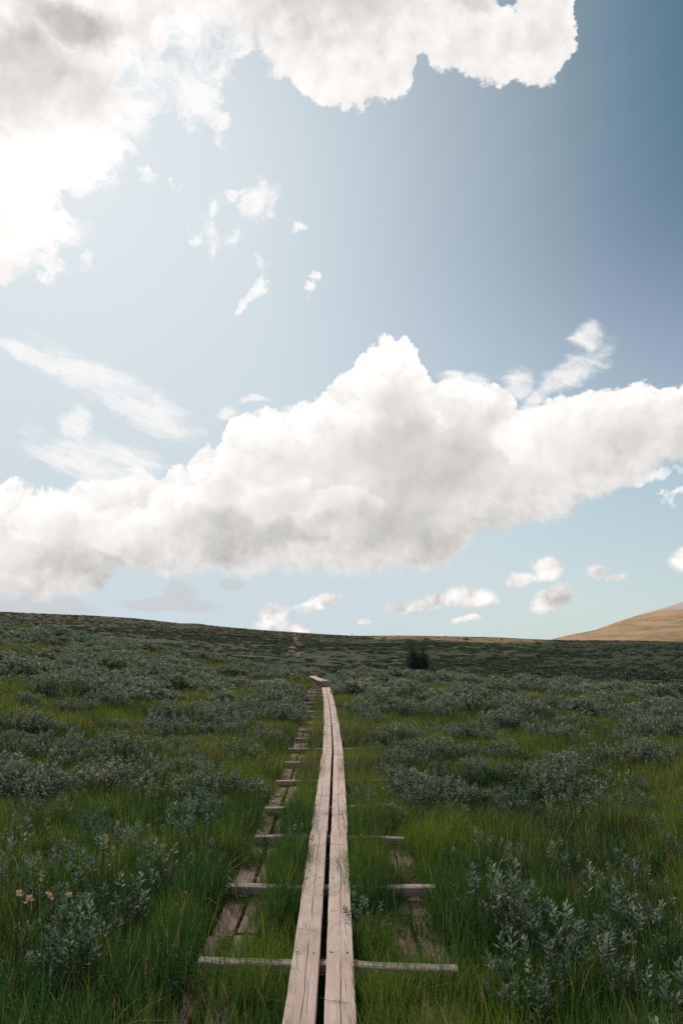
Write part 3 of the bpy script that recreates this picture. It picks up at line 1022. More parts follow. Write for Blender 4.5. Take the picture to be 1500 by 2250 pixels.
def shrub(seed, rad, h, shoots, per, ll, lw, mat, inner=0.5, upright=0.9, reach=0.16, lumps=3, stem_r=0.004, erect=0.0, lift0=0.0):
    """willow-like shrub: stems fan out from the root, shoots end in rosettes of narrow leaves"""
    r_ = np.random.default_rng(seed)
    V, F, T, SV, SF = [], [], [], [], []
    lump = [(r_.uniform(0, 6.28), r_.uniform(0.2, 0.7) * rad, r_.uniform(0.6, 1.0)) for _ in range(lumps)]
    for i in range(shoots):
        la, lr, lh = lump[r_.integers(lumps)]
        an = r_.uniform(0, 6.28)
        rr = rad * 0.55 * math.sqrt(r_.uniform())
        tx_, ty_ = lr * math.cos(la) + rr * math.cos(an), lr * math.sin(la) + rr * math.sin(an)
        f = min(1, math.hypot(tx_, ty_) / (rad * 1.15))
        tz = h * lh * (math.sqrt(max(0.08, 1 - f * f)) * (0.72 + 0.28 * r_.uniform()) + erect * r_.uniform())
        if r_.uniform() < 0.30:
            tz *= r_.uniform(0.35, 0.85)
        tip = Vector((tx_, ty_, tz))
        base_ = Vector((tx_ * 0.22 + r_.normal(0, 0.02), ty_ * 0.22 + r_.normal(0, 0.02), -0.02))
        lift = lift0 + r_.uniform(0.0, 0.42)
        mid = base_.lerp(tip, 0.5) + Vector((tx_ * 0.16, ty_ * 0.16, -0.03 * h)) + Vector(r_.normal(0, 0.018, 3))
        if i % 2 == 0 or shoots < 30:
            tube([base_, mid, tip], stem_r, stem_r * 0.35, SV, SF, 4)
        sdv = (tip - mid).normalized()
        sdv = (sdv + Vector((r_.normal(0, .25), r_.normal(0, .25), upright))).normalized()
        for j in range(per):
            u = j / max(1, per - 1)
            c_ = tip + sdv * reach * (u - 0.75) + Vector(r_.normal(0, 0.004, 3))
            an = j * 2.4 + r_.uniform(0, 0.8)
            side = sdv.orthogonal().normalized()
            o2 = sdv.cross(side)
            spread = 0.75 + 0.75 * (1 - u)
            d_ = sdv * (1.0 - 0.35 * (1 - u)) + (side * math.cos(an) + o2 * math.sin(an)) * spread
            l_ = ll * r_.uniform(0.65, 1.15) * (0.75 + 0.4 * math.sin(math.pi * min(1, u + 0.15)))
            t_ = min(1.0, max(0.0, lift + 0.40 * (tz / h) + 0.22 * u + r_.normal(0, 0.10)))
            leaf_quads([c_], [d_], [l_], [lw * r_.uniform(0.75, 1.2)], r_, [t_], V, F, T)
        nin = int(per * inner)
        for j in range(nin):
            u = r_.uniform(0.25, 0.95)
            c_ = (base_.lerp(mid, u * 2) if u < 0.5 else mid.lerp(tip, u * 2 - 1)) + Vector(r_.normal(0, 0.02, 3))
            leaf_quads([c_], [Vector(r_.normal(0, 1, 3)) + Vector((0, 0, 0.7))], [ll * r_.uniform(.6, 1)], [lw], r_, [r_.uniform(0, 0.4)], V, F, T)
    leaves = mesh_np('foliage', V, np.array(F), mat, T)
    stems = mesh_np('stems', SV, np.array(SF), M['stem'])
    return leaves, stems


def hidden_collection(name, meshes):
    """library of plant shapes for the ground cover; never linked to the scene"""
    c_ = bpy.data.collections.new(name)
    for i, me_ in enumerate(meshes):
        o = bpy.data.objects.new('%s_%02d' % (name, i), me_)
        c_.objects.link(o)
    return c_


def scatter(name, pts, meshes, kinds, rots, scales, dry=None, label=None):
    """one ground-cover object: instances of the plant shapes at pts"""
    me_ = bpy.data.meshes.new(name)
    me_.vertices.add(len(pts))
    me_.vertices.foreach_set('co', np.asarray(pts, np.float32).ravel())
    a = me_.attributes.new('pick', 'INT', 'POINT')
    a.data.foreach_set('value', np.asarray(kinds, np.int32))
    a = me_.attributes.new('turn', 'FLOAT_VECTOR', 'POINT')
    a.data.foreach_set('vector', np.asarray(rots, np.float32).ravel())
    a = me_.attributes.new('size', 'FLOAT_VECTOR', 'POINT')
    a.data.foreach_set('vector', np.asarray(scales, np.float32).ravel())
    if dry is not None:
        a = me_.attributes.new('dry', 'FLOAT', 'POINT')
        a.data.foreach_set('value', np.asarray(dry, np.float32))
    coll = hidden_collection(name + '_shapes', meshes)
    o = link(name, me_)
    tree = bpy.data.node_groups.new(name + '_scatter', 'GeometryNodeTree')
    tree.interface.new_socket('Geometry', in_out='INPUT', socket_type='NodeSocketGeometry')
    tree.interface.new_socket('Geometry', in_out='OUTPUT', socket_type='NodeSocketGeometry')
    gi, go = tree.nodes.new('NodeGroupInput'), tree.nodes.new('NodeGroupOutput')
    ip = tree.nodes.new('GeometryNodeInstanceOnPoints')
    m2p = tree.nodes.new('GeometryNodeMeshToPoints')
    ci = tree.nodes.new('GeometryNodeCollectionInfo')
    ci.inputs['Collection'].default_value = coll
    ci.inputs['Separate Children'].default_value = True
    ci.inputs['Reset Children'].default_value = True

    def named(nm, dt):
        q = tree.nodes.new('GeometryNodeInputNamedAttribute')
        q.data_type = dt
        q.inputs['Name'].default_value = nm
        return q.outputs['Attribute']
    L = tree.links.new
    L(gi.outputs[0], m2p.inputs['Mesh'])
    L(m2p.outputs[0], ip.inputs['Points'])
    L(ci.outputs[0], ip.inputs['Instance'])
    ip.inputs['Pick Instance'].default_value = True
    L(named('pick', 'INT'), ip.inputs['Instance Index'])
    L(named('turn', 'FLOAT_VECTOR'), ip.inputs['Rotation'])
    L(named('size', 'FLOAT_VECTOR'), ip.inputs['Scale'])
    L(ip.outputs[0], go.inputs[0])
    md = o.modifiers.new('scatter', 'NODES')
    md.node_group = tree
    tag(o, label, name.replace('_', ' '), kind='stuff')
    return o


def sector(y0, y1, density, slope=0.50, margin=1.2):
    """random points on the ground in front of the viewer"""
    area = slope * (y1 * y1 - y0 * y0) + 2 * margin * (y1 - y0)
    m = int(area * density)
    y = np.sqrt(rng.uniform(y0 * y0, y1 * y1, m))
    x = rng.uniform(-1, 1, m) * (slope * y + margin)
    return x, y


CXv = np.vectorize(cx)

# willow patches: (column, row of the ground, radius in metres, strength)
patches = [(1080, 1760, 1.2, 1.0), (1200, 1720, 0.9, 0.8), (980, 1740, 0.8, 0.7), (1010, 1640, 1.6, 0.9), (860, 1660, 0.9, 0.9), (900, 1640, 0.9, 0.8),
           (1000, 1620, 1.5, 1.0), (1150, 1620, 1.8, 1.0), (1300, 1625, 2.0, 1.0), (1450, 1620, 2.4, 1.0), (830, 1570, 1.2, 0.9),
           (640, 1560, 1.2, 1.2), (560, 1610, 1.4, 1.1), (480, 1620, 1.2, 1.0), (370, 1740, 1.0, 0.9), (300, 1710, 0.8, 0.8), (420, 1760, 0.6, 0.8),
           (60, 1740, 1.6, 1.1), (20, 1800, 1.0, 1.0), (120, 1680, 1.8, 1.0), (250, 1650, 1.6, 0.8), (180, 1870, 0.6, 0.6), (600, 1700, 0.5, 0.9),
           (1120, 2230, 0.40, 1.5), (1010, 2240, 0.35, 1.5), (1080, 2150, 0.35, 1.5), (1290, 2180, 0.45, 1.4), (1250, 2120, 0.3, 1.1), (1330, 2120, 0.35, 1.2), (1450, 2240, 0.45, 1.3), (1400, 2060, 0.4, 0.9),
           (1440, 1960, 0.35, 0.6), (860, 2110, 0.30, 1.3), (900, 2060, 0.3, 1.1), (960, 2110, 0.35, 1.1), (820, 2040, 0.22, 1.0), (830, 2180, 0.2, 1.2), (900, 1900, 0.4, 0.8), (1380, 1900, 0.4, 0.3),
           (1150, 2050, 0.25, 0.7), (1200, 1980, 0.3, 0.25), (1400, 2180, 0.3, 1.2),
           (150, 2010, 0.40, 1.2), (60, 2090, 0.3, 0.7), (300, 2070, 0.28, 1.0), (350, 2030, 0.25, 0.9), (460, 1930, 0.25, 1.4), (640, 1890, 0.15, 1.5), (350, 1920, 0.3, 1.0), (200, 1860, 0.45, 1.1), (290, 1880, 0.35, 1.0),
           (60, 1960, 0.3, 0.8), (420, 1860, 0.3, 0.9), (60, 2200, 0.3, 0.5)]
PC = []
for px_, r_, rad_, s_ in patches:
    q = at(px_, r_, 0.0)
    PC.append((q.x, q.y, rad_, s_))


def willow_density(x, y):
    d_ = np.zeros_like(x)
    for a_, b_, rad_, s_ in PC:
        d_ = np.maximum(d_, s_ * np.exp(-((x - a_) ** 2 + ((y - b_) * 0.8) ** 2) / (rad_ * rad_) * 0.9))
    pathr = np.exp(-((x - CXv(y) - 0.9) / 0.4) ** 2) * np.clip((y - 8) / 3, 0, 1) * 0.8
    d_ = np.maximum(d_, pathr)
    nz = fbm(x * 0.28 + 50, y * 0.28 + 20, 3, 77)
    bg_ = np.clip((nz - 0.43) / 0.10, 0, 1)
    farw = np.clip((y - 17) / 12.0, 0, 1)
    leftw = np.clip((-x - 1.2) / 3, 0, 1) * np.clip((y - 7.5) / 4, 0, 1)
    return np.clip(np.maximum(d_, bg_ * np.maximum(0.95 * farw, 0.95 * leftw) + np.where(y < 10, 0.14, 0.06)), 0, 1)


# shapes
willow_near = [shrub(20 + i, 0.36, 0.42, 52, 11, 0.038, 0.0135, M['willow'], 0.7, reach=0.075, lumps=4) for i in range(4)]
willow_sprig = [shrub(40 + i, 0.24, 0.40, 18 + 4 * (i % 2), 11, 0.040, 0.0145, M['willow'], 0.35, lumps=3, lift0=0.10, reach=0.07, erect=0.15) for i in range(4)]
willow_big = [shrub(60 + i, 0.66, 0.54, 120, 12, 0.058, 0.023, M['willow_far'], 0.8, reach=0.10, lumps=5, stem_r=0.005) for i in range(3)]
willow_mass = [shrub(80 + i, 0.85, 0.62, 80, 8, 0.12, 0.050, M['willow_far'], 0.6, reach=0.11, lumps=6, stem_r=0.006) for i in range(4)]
birch_mesh = [shrub(90 + i, 0.32, 0.34, 46, 10, 0.014, 0.013, M['birch'], 1.0, upright=0.5, reach=0.14) for i in range(2)]


def plant(name, shapes, loc, rz, scale, cat, label, group=None, parts=('foliage', 'stems'), tilt=0.0):
    root = link(name, None, loc=loc)
    root.rotation_euler = (tilt * math.cos(rz * 7), tilt * math.sin(rz * 5), rz)
    root.scale = scale
    for nm, me_ in zip(parts, shapes):
        link(nm, me_, root)
    return tag(root, label, cat, group)


def blocked(x, y, r_):
    return abs(x - cx(y)) < 0.20 + r_ * 0.75


# --- individual willow shrubs (the ones that show largest)
cand_x, cand_y = sector(3.2, 33.0, 6.0, 0.46, 0.8)
_a, _b = sector(3.0, 7.5, 10.0, 0.46, 0.5)
cand_x, cand_y = np.concatenate([_a, cand_x]), np.concatenate([_b, cand_y])
dens = willow_density(cand_x, cand_y)
order = rng.permutation(len(cand_x))
chosen = []
for i in order:
    x, y = cand_x[i], cand_y[i]
    need = 0.20 if y < 7.5 else 0.31 if y < 14 else 0.58
    if abs(x - pp.x) < 0.55 and pp.y - 2.6 < y < pp.y + 0.5:
        continue
    if rng.uniform() > dens[i] * (1.0 if y < 14 else 0.9):
        continue
    small = y < 7.5 or rng.uniform() < (0.5 if y < 13 else 0.15)
    big_ = y > 10 and not small
    r_ = 0.17 if small else (0.62 if big_ else 0.34)
    if blocked(x, y, r_):
        continue
    if x > cx(y) and y > 8.5 and x - cx(y) > 0.42 + 0.4 * r_ and rng.uniform() < 0.8:
        pass
    elif abs(x - cx(y)) < (0.95 if x < cx(y) else 0.75) and not (x > cx(y) and small and abs(x - cx(y)) > .35 and y > 6.5 and rng.uniform() < 0.5):
        continue
    if any((x - a_) ** 2 + (y - b_) ** 2 < (need * (1.0 if not big_ else 1.4)) ** 2 for a_, b_, _ in chosen):
        continue
    chosen.append((x, y, 'sprig' if small else 'big' if big_ else 'mid'))
chosen.sort(key=lambda c_: c_[1])
chosen = chosen[:296]
WY_MAX = max(c_[1] for c_ in chosen)
print('willows', len(chosen), 'out to', WY_MAX)
ROWS = ['nearest', 'second', 'third', 'fourth', 'fifth', 'sixth', 'seventh', 'eighth', 'ninth', 'tenth', 'eleventh', 'twelfth']


def zone(y):
    vis = [b_ for b_ in beam_y if b_ > 3.6]
    i_ = sum(1 for b_ in vis if b_ < y)
    return i_


extra = [(778, 1775, 'sprig reaching over the right plank edge, behind the third crossbeam'), (800, 2075, 'willow sprig touching the right plank, just behind the nearest crossbeam'),
         (652, 1895, 'pale willow sprig standing alone between left plank and old track, behind the second crossbeam')]
for px_, r_, lab in extra:
    q = at(px_, r_, 0.0)
    plant('willow_shrub', willow_sprig[rng.integers(4)], (q.x, q.y, 0.0), rng.uniform(0, 6), (0.7, 0.7, 0.8), 'willow', lab)
groups = {}
for x, y, kd in chosen:
    zi = zone(y)
    side_ = 'left' if x < cx(y) else 'right'
    groups.setdefault((kd, side_, zi if zi < 12 else 12), []).append((x, y))
ADJ = {'sprig': 'silvery willow sprig', 'mid': 'knee-high willow', 'big': 'broad silvery willow bush'}
for (kd, side_, zi), members in sorted(groups.items()):
    members.sort(key=lambda q_: abs(q_[0] - cx(q_[1])))
    if zi == 0:
        pl = 'before the nearest crossbeam'
    elif zi >= 12:
        pl = 'past the twelfth crossbeam'
    else:
        pl = 'behind the %s crossbeam' % ROWS[zi - 1]
    for j_, (x, y) in enumerate(members):
        rank = ('closest' if j_ == 0 else '%s closest' % ROWS[j_]) if j_ < 12 and zi < 12 else 'outermost' if j_ == len(members) - 1 and zi < 12 else None
        lab = '%s %s of the planks, %s' % (ADJ[kd], side_, pl)
        g_ = lab
        if rank == 'outermost':
            lab += ', farthest out'
        elif rank:
            lab += ', %s to them' % rank
        else:
            lab += ', in the far thicket' if zi >= 12 else ', well out'
        sh = {'sprig': willow_sprig, 'mid': willow_near, 'big': willow_big}[kd]
        sh = sh[rng.integers(len(sh))]
        sc_ = rng.uniform(0.65, 1.25) * (0.85 if kd == 'big' and y < 16 else 1.0)
        plant('willow_shrub', sh, (x, y, float(height(x, y)) - 0.02), rng.uniform(0, 6.28), (sc_, sc_, sc_ * rng.uniform(0.85, 1.15)), 'willow', lab, g_)

# --- the rest of the willow scrub
mx, my = sector(WY_MAX - 1.5, 66.0, 1.15, 0.52, 4)
keep = (rng.uniform(size=len(mx)) < willow_density(mx, my) * 0.95 + 0.10) & (np.abs(mx - CXv(my)) > 1.0) & ((my < 62) | (rng.uniform(size=len(mx)) < 0.5))
edge_y = 60 - 26 * np.clip(mx / np.maximum(my, 1) / 0.42, 0, 1)
keep &= my < edge_y + rng.normal(0, 1.5, len(mx))
keep &= ~((np.abs(mx - np.interp(my, [33, 39.5, 47], [pts[0].x, pts[1].x, pts[2].x])) < 0.9) & (my < 48))
mx, my = mx[keep], my[keep]
sx_, sy_ = [], []
# silvery willow drifts on the far slope
fx_, fy_ = sector(88, 235, 0.16, 0.5, 5)
tq = fx_ / fy_
tf_ = np.clip((fy_ - 85) / 175, 0, 1)
band = np.exp(-((tf_ - (0.52 - 0.9 * (tq - 0.15))) / 0.16) ** 2) * np.clip((tq - 0.07) / 0.08, 0, 1)
kf = rng.uniform(size=len(fx_)) < band * np.clip((fbm(fx_ * 0.05, fy_ * 0.04, 3, 91) - 0.40) / 0.12, 0, 1)
ax, ay = np.concatenate([mx, fx_[kf]]), np.concatenate([my, fy_[kf]])
m_ = len(ax)
sz_ = rng.uniform(0.7, 1.25, m_) * np.where(ay > 80, 1.3, 1.0)
print('willow scrub', m_)
scatter('willow_scrub', np.stack([ax, ay, height(ax, ay) - 0.04], -1), [w_[0] for w_ in willow_mass], rng.integers(0, 4, m_),
        np.stack([np.zeros(m_), np.zeros(m_), rng.uniform(0, 6.28, m_)], -1), np.stack([sz_, sz_, sz_ * rng.uniform(0.6, 1.0, m_)], -1),
        label='silvery willow scrub covering the plain behind the boardwalk and the far slope')

# --- low heath shrubs on the far slope
heath_shapes = [shrub(120 + i, 0.9, 0.35, 40, 8, 0.16, 0.09, M['heath'], 0.3, lumps=5, reach=0.2)[0] for i in range(3)]
dark_shapes = [shrub(130 + i, 1.1, 0.55, 50, 8, 0.16, 0.10, M['moor'], 0.3, lumps=6, reach=0.2)[0] for i in range(3)]
hx_, hy_ = sector(36, 258, 0.62, 0.50, 6)
hn = fbm(hx_ * 0.035, hy_ * 0.06, 4, 55)
kf = rng.uniform(size=len(hx_)) < np.clip((hn - 0.30) / 0.2, 0.25, 0.95)
kf &= ~((rng.uniform(size=len(hx_)) < 0.85) & (hy_ > 200) & (hx_ / hy_ > 0.04) & (hx_ / hy_ < 0.26))
kf &= hy_ > (61 - 26 * np.clip(hx_ / hy_ / 0.42, 0, 1)) + rng.normal(0, 1.0, len(hx_))
hx_, hy_, hn = hx_[kf], hy_[kf], hn[kf]
m_ = len(hx_)
pk = np.where(hn + rng.normal(0, 0.05, m_) > 0.54, rng.integers(3, 6, m_), rng.integers(0, 3, m_))
sz_ = rng.uniform(0.35, 0.95, m_) * np.where((hy_ > 195), 0.6, 1.0)
print('heath', m_)
scatter('heath_scrub', np.stack([hx_, hy_, height(hx_, hy_) - 0.05], -1), heath_shapes + dark_shapes, pk,
        np.stack([np.zeros(m_), np.zeros(m_), rng.uniform(0, 6.28, m_)], -1), np.stack([sz_ * 1.5, sz_, sz_ * rng.uniform(0.5, 0.9, m_)], -1),
        label='low dark heath shrubs covering the far slope')

# --- grass
gA_ = []
for i in range(5):
    V_, F_, T_ = strip_blades(70, 0.16, 0.18, 0.44, 0.0045, 0.20, 200 + i, dead=0.07)
    gA_.append(mesh_np('grass_tuft', V_, F_, M['grass'], T_))
for i in range(2):
    V_, F_, T_ = strip_blades(60, 0.12, 0.22, 0.46, 0.005, 0.36, 220 + i, dead=0.14)
    gA_.append(mesh_np('grass_tuft', V_, F_, M['grass'], T_))
for i in range(3):
    V_, F_, T_ = strip_blades(90, 0.40, 0.18, 0.40, 0.011, 0.25, 240 + i, segs=3, dead=0.16)
    gA_.append(mesh_np('grass_tuft', V_, F_, M['grass'], T_))
for i in range(3):      # lodged dead straw
    V_, F_, T_ = strip_blades(26, 0.14, 0.16, 0.40, 0.0045, 1.1, 260 + i, dead=0.92)
    gA_.append(mesh_np('grass_tuft', V_, F_, M['grass'], T_))
gx_, gy_, kd_ = [], [], []
for (y0, y1, den, k0, k1) in ((1.8, 6.5, 62, 0, 6), (6.5, 13, 44, 0, 7), (13, 24, 24, 0, 7), (13, 24, 7, 7, 10), (24, 66, 5.5, 7, 10), (1.8, 7, 5.0, 10, 13), (7, 20, 4.5, 10, 13)):
    x_, y_ = sector(y0, y1, den, 0.50, 1.0)
    gx_.append(x_)
    gy_.append(y_)
    kd_.append(rng.integers(k0, k1, len(x_)))
for lo_, hi_, y0, y1, num, k0, k1 in ((-0.42, -0.23, 6.5, 14, 170, 0, 7), (0.23, 0.48, 6.2, 14, 200, 0, 7), (0.45, 0.85, 8.3, 16, 170, 0, 7), (0.75, 1.1, 4.6, 8.3, 60, 0, 7), (-0.42, -0.23, 14, 33, 120, 0, 7),
                                      (0.23, 0.95, 14, 33, 420, 0, 7), (0.23, 0.42, 2.6, 6.2, 50, 0, 6), (-0.40, -0.23, 2.6, 6.5, 45, 0, 6)):
    y_ = rng.uniform(y0, y1, num)      # ranker grass along the edges of the boards
    gx_.append(CXv(y_) + rng.uniform(lo_, hi_, num))
    gy_.append(y_)
    kd_.append(rng.integers(k0, k1, num))
gx_, gy_, kd_ = np.concatenate(gx_), np.concatenate(gy_), np.concatenate(kd_)
off = gx_ - CXv(gy_)
wd = willow_density(gx_, gy_)
u = rng.uniform(size=len(gx_))
keep = np.abs(off) > 0.215
tl = np.abs(off + 0.60) < 0.21
keep &= ~(tl & (u > np.where(gy_ < 5.2, 0.34, np.where(gy_ < 7, 0.20, 0.36))))
tr_ = np.abs(off - 0.60) < 0.17
keep &= ~(tr_ & (u > np.where(gy_ < 6.0, 0.85, np.where(gy_ < 8.6, 0.55, 0.9))))
keep &= u < 1.15 - 0.62 * wd
keep &= ~((kd_ >= 7) & (kd_ < 10) & (np.abs(off) < 0.9))
keep &= ~((np.abs(gx_ - np.interp(gy_, [33, 39.5, 47], [pts[0].x, pts[1].x, pts[2].x])) < 0.55) & (gy_ > 32.5) & (gy_ < 47))
edge_y = 62 - 26 * np.clip(gx_ / np.maximum(gy_, 1) / 0.42, 0, 1)
keep &= gy_ < edge_y
gx_, gy_, kd_, off, wd = gx_[keep], gy_[keep], kd_[keep], off[keep], wd[keep]
m_ = len(gx_)
hs = (0.55 + 0.75 * fbm(gx_ * 0.5, gy_ * 0.5, 3, 15)) * rng.uniform(0.75, 1.25, m_)
near_path = np.clip(1 - (np.abs(off) - 0.2) / 0.6, 0, 1)
hs *= 1.06 - 0.08 * near_path * (gy_ > 6) - 0.28 * near_path * (gy_ <= 6)
hs *= np.where(((off > -0.82) & (off < -0.42) & (gy_ > 4.8)) | ((off > 0.42) & (off < 0.80) & (gy_ > 4.8) & (gy_ < 8.8)), 0.66, 1.0)
hs *= 1 - 0.22 * wd
dryg = np.clip(0.55 * fbm(gx_ * 0.4 + 9, gy_ * 0.4, 3, 66) - 0.12 + 0.26 * np.clip(1 - np.abs(off) / 1.3, 0, 1) * np.clip((gy_ - 7) / 8, 0, 1)
               + 0.20 * np.clip((gy_ - 14) / 25, 0, 1), 0, 1)
ws = rng.uniform(0.85, 1.2, m_)
print('grass', m_)
scatter('grass', np.stack([gx_, gy_, height(gx_, gy_) - 0.015], -1), gA_, kd_, np.stack([rng.normal(0, 0.06, m_), rng.normal(0, 0.06, m_), rng.uniform(0, 6.28, m_)], -1),
        np.stack([ws, ws, hs], -1), dryg, label='green meadow grass with dry straw blades on both sides of the boardwalk')

# --- dwarf birch at the lower left, over the first crossbeam
for j, (px_, r_, s_, lab) in enumerate(((405, 2150, 1.25, 'dark small-leaved dwarf birch over the left end of the nearest crossbeam'),
                                        (330, 2040, 1.0, 'dark dwarf birch left of the old track, just behind the nearest crossbeam'),
                                        (300, 2190, 1.2, 'dark dwarf birch in the lower left corner grass'),
                                        (1090, 1745, 2.0, 'dark green dwarf birch mound among the willows out in the right meadow'),
                                        (1000, 1730, 1.7, 'dark leafy mound beside the willows, nearer the boardwalk on the right'),
                                        (600, 1665, 1.5, 'dark green bush at the left edge of the old plank track'),
                                        (30, 1690, 2.0, 'dark leafy mound at the left edge among the willows'))):
    q = at(px_, r_, 0.05)
    plant('dwarf_birch', birch_mesh[j % 2], (q.x, q.y, float(height(q.x, q.y))), j * 1.3, (s_, s_, s_ * 0.9), 'dwarf birch', lab)

# --- the two dark bushes on the edge of the plain
def upright_bush(name, px, base_row, dist, top_row, wid, label, seed, n_):
    d_ = direction(px, base_row)
    x, y = d_.x / d_.y * dist, dist
    z = CAM_Z + d_.z / d_.y * dist
    z = min(z, float(height(x, y)))
    hgt = CAM_Z + direction(px, top_row).z / direction(px, top_row).y * dist - z
    r_ = np.random.default_rng(seed)
    V, F, T, SV, SF = [], [], [], [], []
    heads = [(-0.38, 1.0, 0.46), (0.42, 0.90, 0.40), (0.0, 0.80, 0.62), (-0.1, 0.55, 0.9), (0.30, 0.6, 0.75), (-0.38, 0.66, 0.7)]
    for i in range(n_):
        hx, hz, hw = heads[r_.integers(len(heads))]
        top = hgt * hz * r_.uniform(0.45, 1.0)
        an = r_.uniform(0, 6.28)
        rr = wid * 0.5 * hw * math.sqrt(r_.uniform()) * (1.15 - 0.55 * top / hgt)
        tipx, tipy = hx * wid * 0.5 + rr * math.cos(an), rr * math.sin(an)
        b_ = Vector((tipx * 0.3, tipy * 0.3, 0))
        t_ = Vector((tipx, tipy, top))
        m1 = b_.lerp(t_, 0.5) + Vector((tipx * 0.15, tipy * 0.15, 0))
        if i % 3 == 0:
            tube([b_, m1, t_], 0.012, 0.004, SV, SF, 4)
        for j in range(26):
            f = r_.uniform(0.15, 1.05)
            c_ = (b_.lerp(m1, f * 2) if f < 0.5 else m1.lerp(t_, f * 2 - 1)) + Vector(r_.normal(0, 0.07, 3))
            leaf_quads([c_], [Vector(r_.normal(0, 0.7, 3)) + Vector((0, 0, 0.9))], [r_.uniform(.05, .10)], [0.032], r_, [min(1, max(0, f * 0.7 + r_.normal(0, .15)))], V, F, T)
    root = link(name, None, loc=(x, y, z))
    link('crown', mesh_np('crown', V, np.array(F), M['dark'], T), root)
    link('trunk', mesh_np('trunk', SV, np.array(SF), M['stem']), root)
    return tag(root, label, 'bush')


upright_bush('dark_bush', 917, 1484, 54.0, 1405, 2.0, 'tall dark two-headed bush standing alone before the far slope', 301, 560)
upright_bush('dark_bush', 817, 1482, 55.0, 1446, 1.5, 'low dark bush left of the tall dark bush, at the foot of the slope', 302, 110)

# --- small details
# bleached dead twig in the right meadow
q = at(1092, 2000, 0.1)
V, F = [], []
tube([(0, 0, 0), (0.01, 0, 0.12), (0.0, 0.01, 0.22), (0.03, 0.0, 0.30), (0.06, 0, 0.34)], 0.006, 0.002, V, F, 5)
tube([(0.0, 0.01, 0.21), (-0.03, 0, 0.14), (-0.05, 0, 0.05)], 0.004, 0.002, V, F, 5)
tube([(0.03, 0, 0.30), (0.10, 0, 0.33), (0.15, 0, 0.32)], 0.003, 0.0015, V, F, 5)
tube([(0.0, 0.01, 0.22), (0.04, 0, 0.16), (0.05, 0, 0.04)], 0.005, 0.002, V, F, 5)
o = link('dead_twig', mesh_np('dead_twig', V, np.array(F), M['twig']), loc=(q.x, q.y, float(height(q.x, q.y)) + 0.12))
tag(o, 'bleached forked dead twig sticking out of the grass right of the boardwalk', 'twig')


# flowers
def flower_mesh(seed, mat, size, petals, clusters):
    r_ = np.random.default_rng(seed)
    V, F, T = [], [], []
    for c_ in range(clusters):
        o_ = Vector((r_.normal(0, size * 0.8), r_.normal(0, size * 0.5), r_.uniform(0, size * 1.6))) if clusters > 1 else Vector((0, 0, 0))
        for j in range(petals):
            an = j * 6.28 / petals + r_.uniform(-.2, .2)
            leaf_quads([o_], [(math.cos(an), math.sin(an), 0.9)], [size * r_.uniform(.8, 1.2)], [size * 0.42], r_, [r_.uniform(0.3, 1)], V, F, T)
    return mesh_np('petals', V, np.array(F), mat, T)


def flower(name, px, row, z, size, mat, label, seed, petals, clusters, group=None):
    q = at(px, row, z)
    g0 = float(height(q.x, q.y))
    root = link(name, None, loc=(q.x, q.y, g0))
    root.rotation_euler = (0, 0, seed)
    o = link('petals', flower_mesh(seed, mat, size, petals, clusters), root)
    o.location = (0, 0, z - g0)
    V, F = [], []
    tube([(0.01, 0, 0), (0.005, 0, (z - g0) * 0.5), (0, 0, z - g0)], 0.003, 0.0015, V, F, 4)
    link('stalk', mesh_np('stalk', V, np.array(F), M['stem']), root)
    return tag(root, label, 'flower', group)


flower('pink_flower', 42, 1972, 0.44, 0.021, M['flower'], 'pale pink flower head, leftmost of the pink ones in the left meadow', 1, 7, 6)
flower('pink_flower', 62, 1984, 0.42, 0.021, M['flower'], 'fullest pale pink flower head, second from the left edge of the meadow', 2, 7, 8)
flower('pink_flower', 112, 1978, 0.43, 0.021, M['flower'], 'pale pink flower head in the middle of the pink ones', 3, 7, 5)
flower('pink_flower', 150, 1980, 0.42, 0.021, M['flower'], 'pale pink flower head nearest the boardwalk', 4, 7, 6)
LO = 'tiny orange flower low in the meadow grass beside the planks'
for j, (px_, r_) in enumerate(((408, 1963), (792, 1839), (798, 1842), (1025, 1803), (898, 1750), (942, 1791), (118, 2022), (1024, 1806), (775, 2122), (388, 1990), (500, 1935))):
    flower('orange_flower', px_, r_, 0.27, 0.013, M['orange'], LO, 30 + j, 5, 2, 'orange flowers in the meadow')


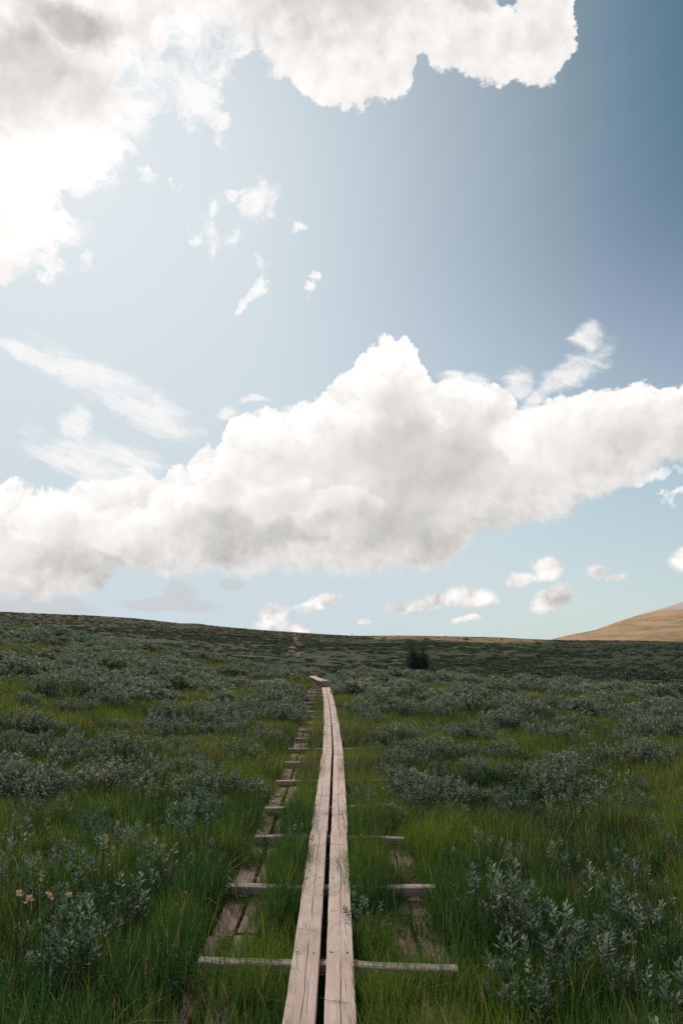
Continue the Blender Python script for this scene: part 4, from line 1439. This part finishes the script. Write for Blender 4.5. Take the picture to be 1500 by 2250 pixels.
# moss cushions between the old planks on the left
def moss(px, row, rx, ry, label, seed):
    q = at(px, row, 0.05)
    r_ = np.random.default_rng(seed)
    V, F = [], []
    nr, ns = 10, 26
    for i in range(nr + 1):
        for j in range(ns):
            f, an = i / nr, 2 * math.pi * j / ns
            wob = 1 + 0.25 * math.sin(3 * an + seed) + 0.12 * math.sin(7 * an + 2 * seed)
            V.append((rx * f * wob * math.cos(an), ry * f * wob * math.sin(an), 0.042 * (1 - f ** 2.2) - 0.012 + r_.normal(0, 0.0035)))
    for i in range(nr):
        for j in range(ns):
            F.append((i * ns + j, i * ns + (j + 1) % ns, (i + 1) * ns + (j + 1) % ns, (i + 1) * ns + j))
    o = link('moss_cushion', mesh_np('moss_cushion', V, np.array(F), M['moss'], smooth=True), loc=(q.x, q.y, 0.045))
    tag(o, label, 'moss')


moss(490, 2075, 0.05, 0.14, 'yellow-green moss cushion on the old left planks behind the nearest crossbeam', 1)
moss(432, 2225, 0.04, 0.16, 'yellow-green moss strip between the old left planks at the picture bottom', 2)

# fallen straws lying on the boards
r_ = np.random.default_rng(9)
M['straw'] = M['twig']
for j in range(26):
    yy = r_.uniform(3.4, 10.5)
    x0 = cx(yy) + r_.uniform(-0.14, 0.14)
    L = r_.uniform(0.05, 0.17)
    an = r_.normal(0.0, 0.5)
    cu = r_.uniform(-0.03, 0.03)
    P_ = [((u_ - 0.5) * L, cu * math.sin(math.pi * u_), 0.0045) for u_ in np.linspace(0, 1, 6)]
    V, F = [], []
    tube(P_, 0.0011, 0.0006, V, F, 4)
    o = link('fallen_straw', mesh_np('fallen_straw', V, np.array(F), M['stem']), loc=(x0, yy, BT + 0.002), rz=an)
    tag(o, 'thin curled dry straw lying on the pale planks', 'straw', 'straws lying on the boardwalk')

# two tiny marker poles on the skyline
for px_, row_, lab in ((684, 1389, 'tiny marker pole on the skyline above the hillside trail'), (773, 1395, 'tiny marker pole on the skyline right of the trail')):
    d_ = direction(px_, row_)
    x, y = d_.x / d_.y * 250, 250.0
    root = link('marker_pole', None, loc=(x, y, float(height(x, y)) - 0.1))
    V, F = [], []
    tube([(0, 0, 0), (0.03, 0, 0.7), (0.0, 0, 1.25)], 0.07, 0.05, V, F, 8)
    link('shaft', mesh_np('shaft', V, np.array(F), M['post']), root)
    V, F = [], []
    for a_ in range(7):
        tube([(0.35 * math.cos(a_), 0.3 * math.sin(a_), 0.0), (0.2 * math.cos(a_), 0.2 * math.sin(a_), 0.2), (0.03, 0, 0.36)], 0.14, 0.09, V, F, 5)
    link('stone_base', mesh_np('stone_base', V, np.array(F), M['post']), root)
    tag(root, lab, 'marker pole')
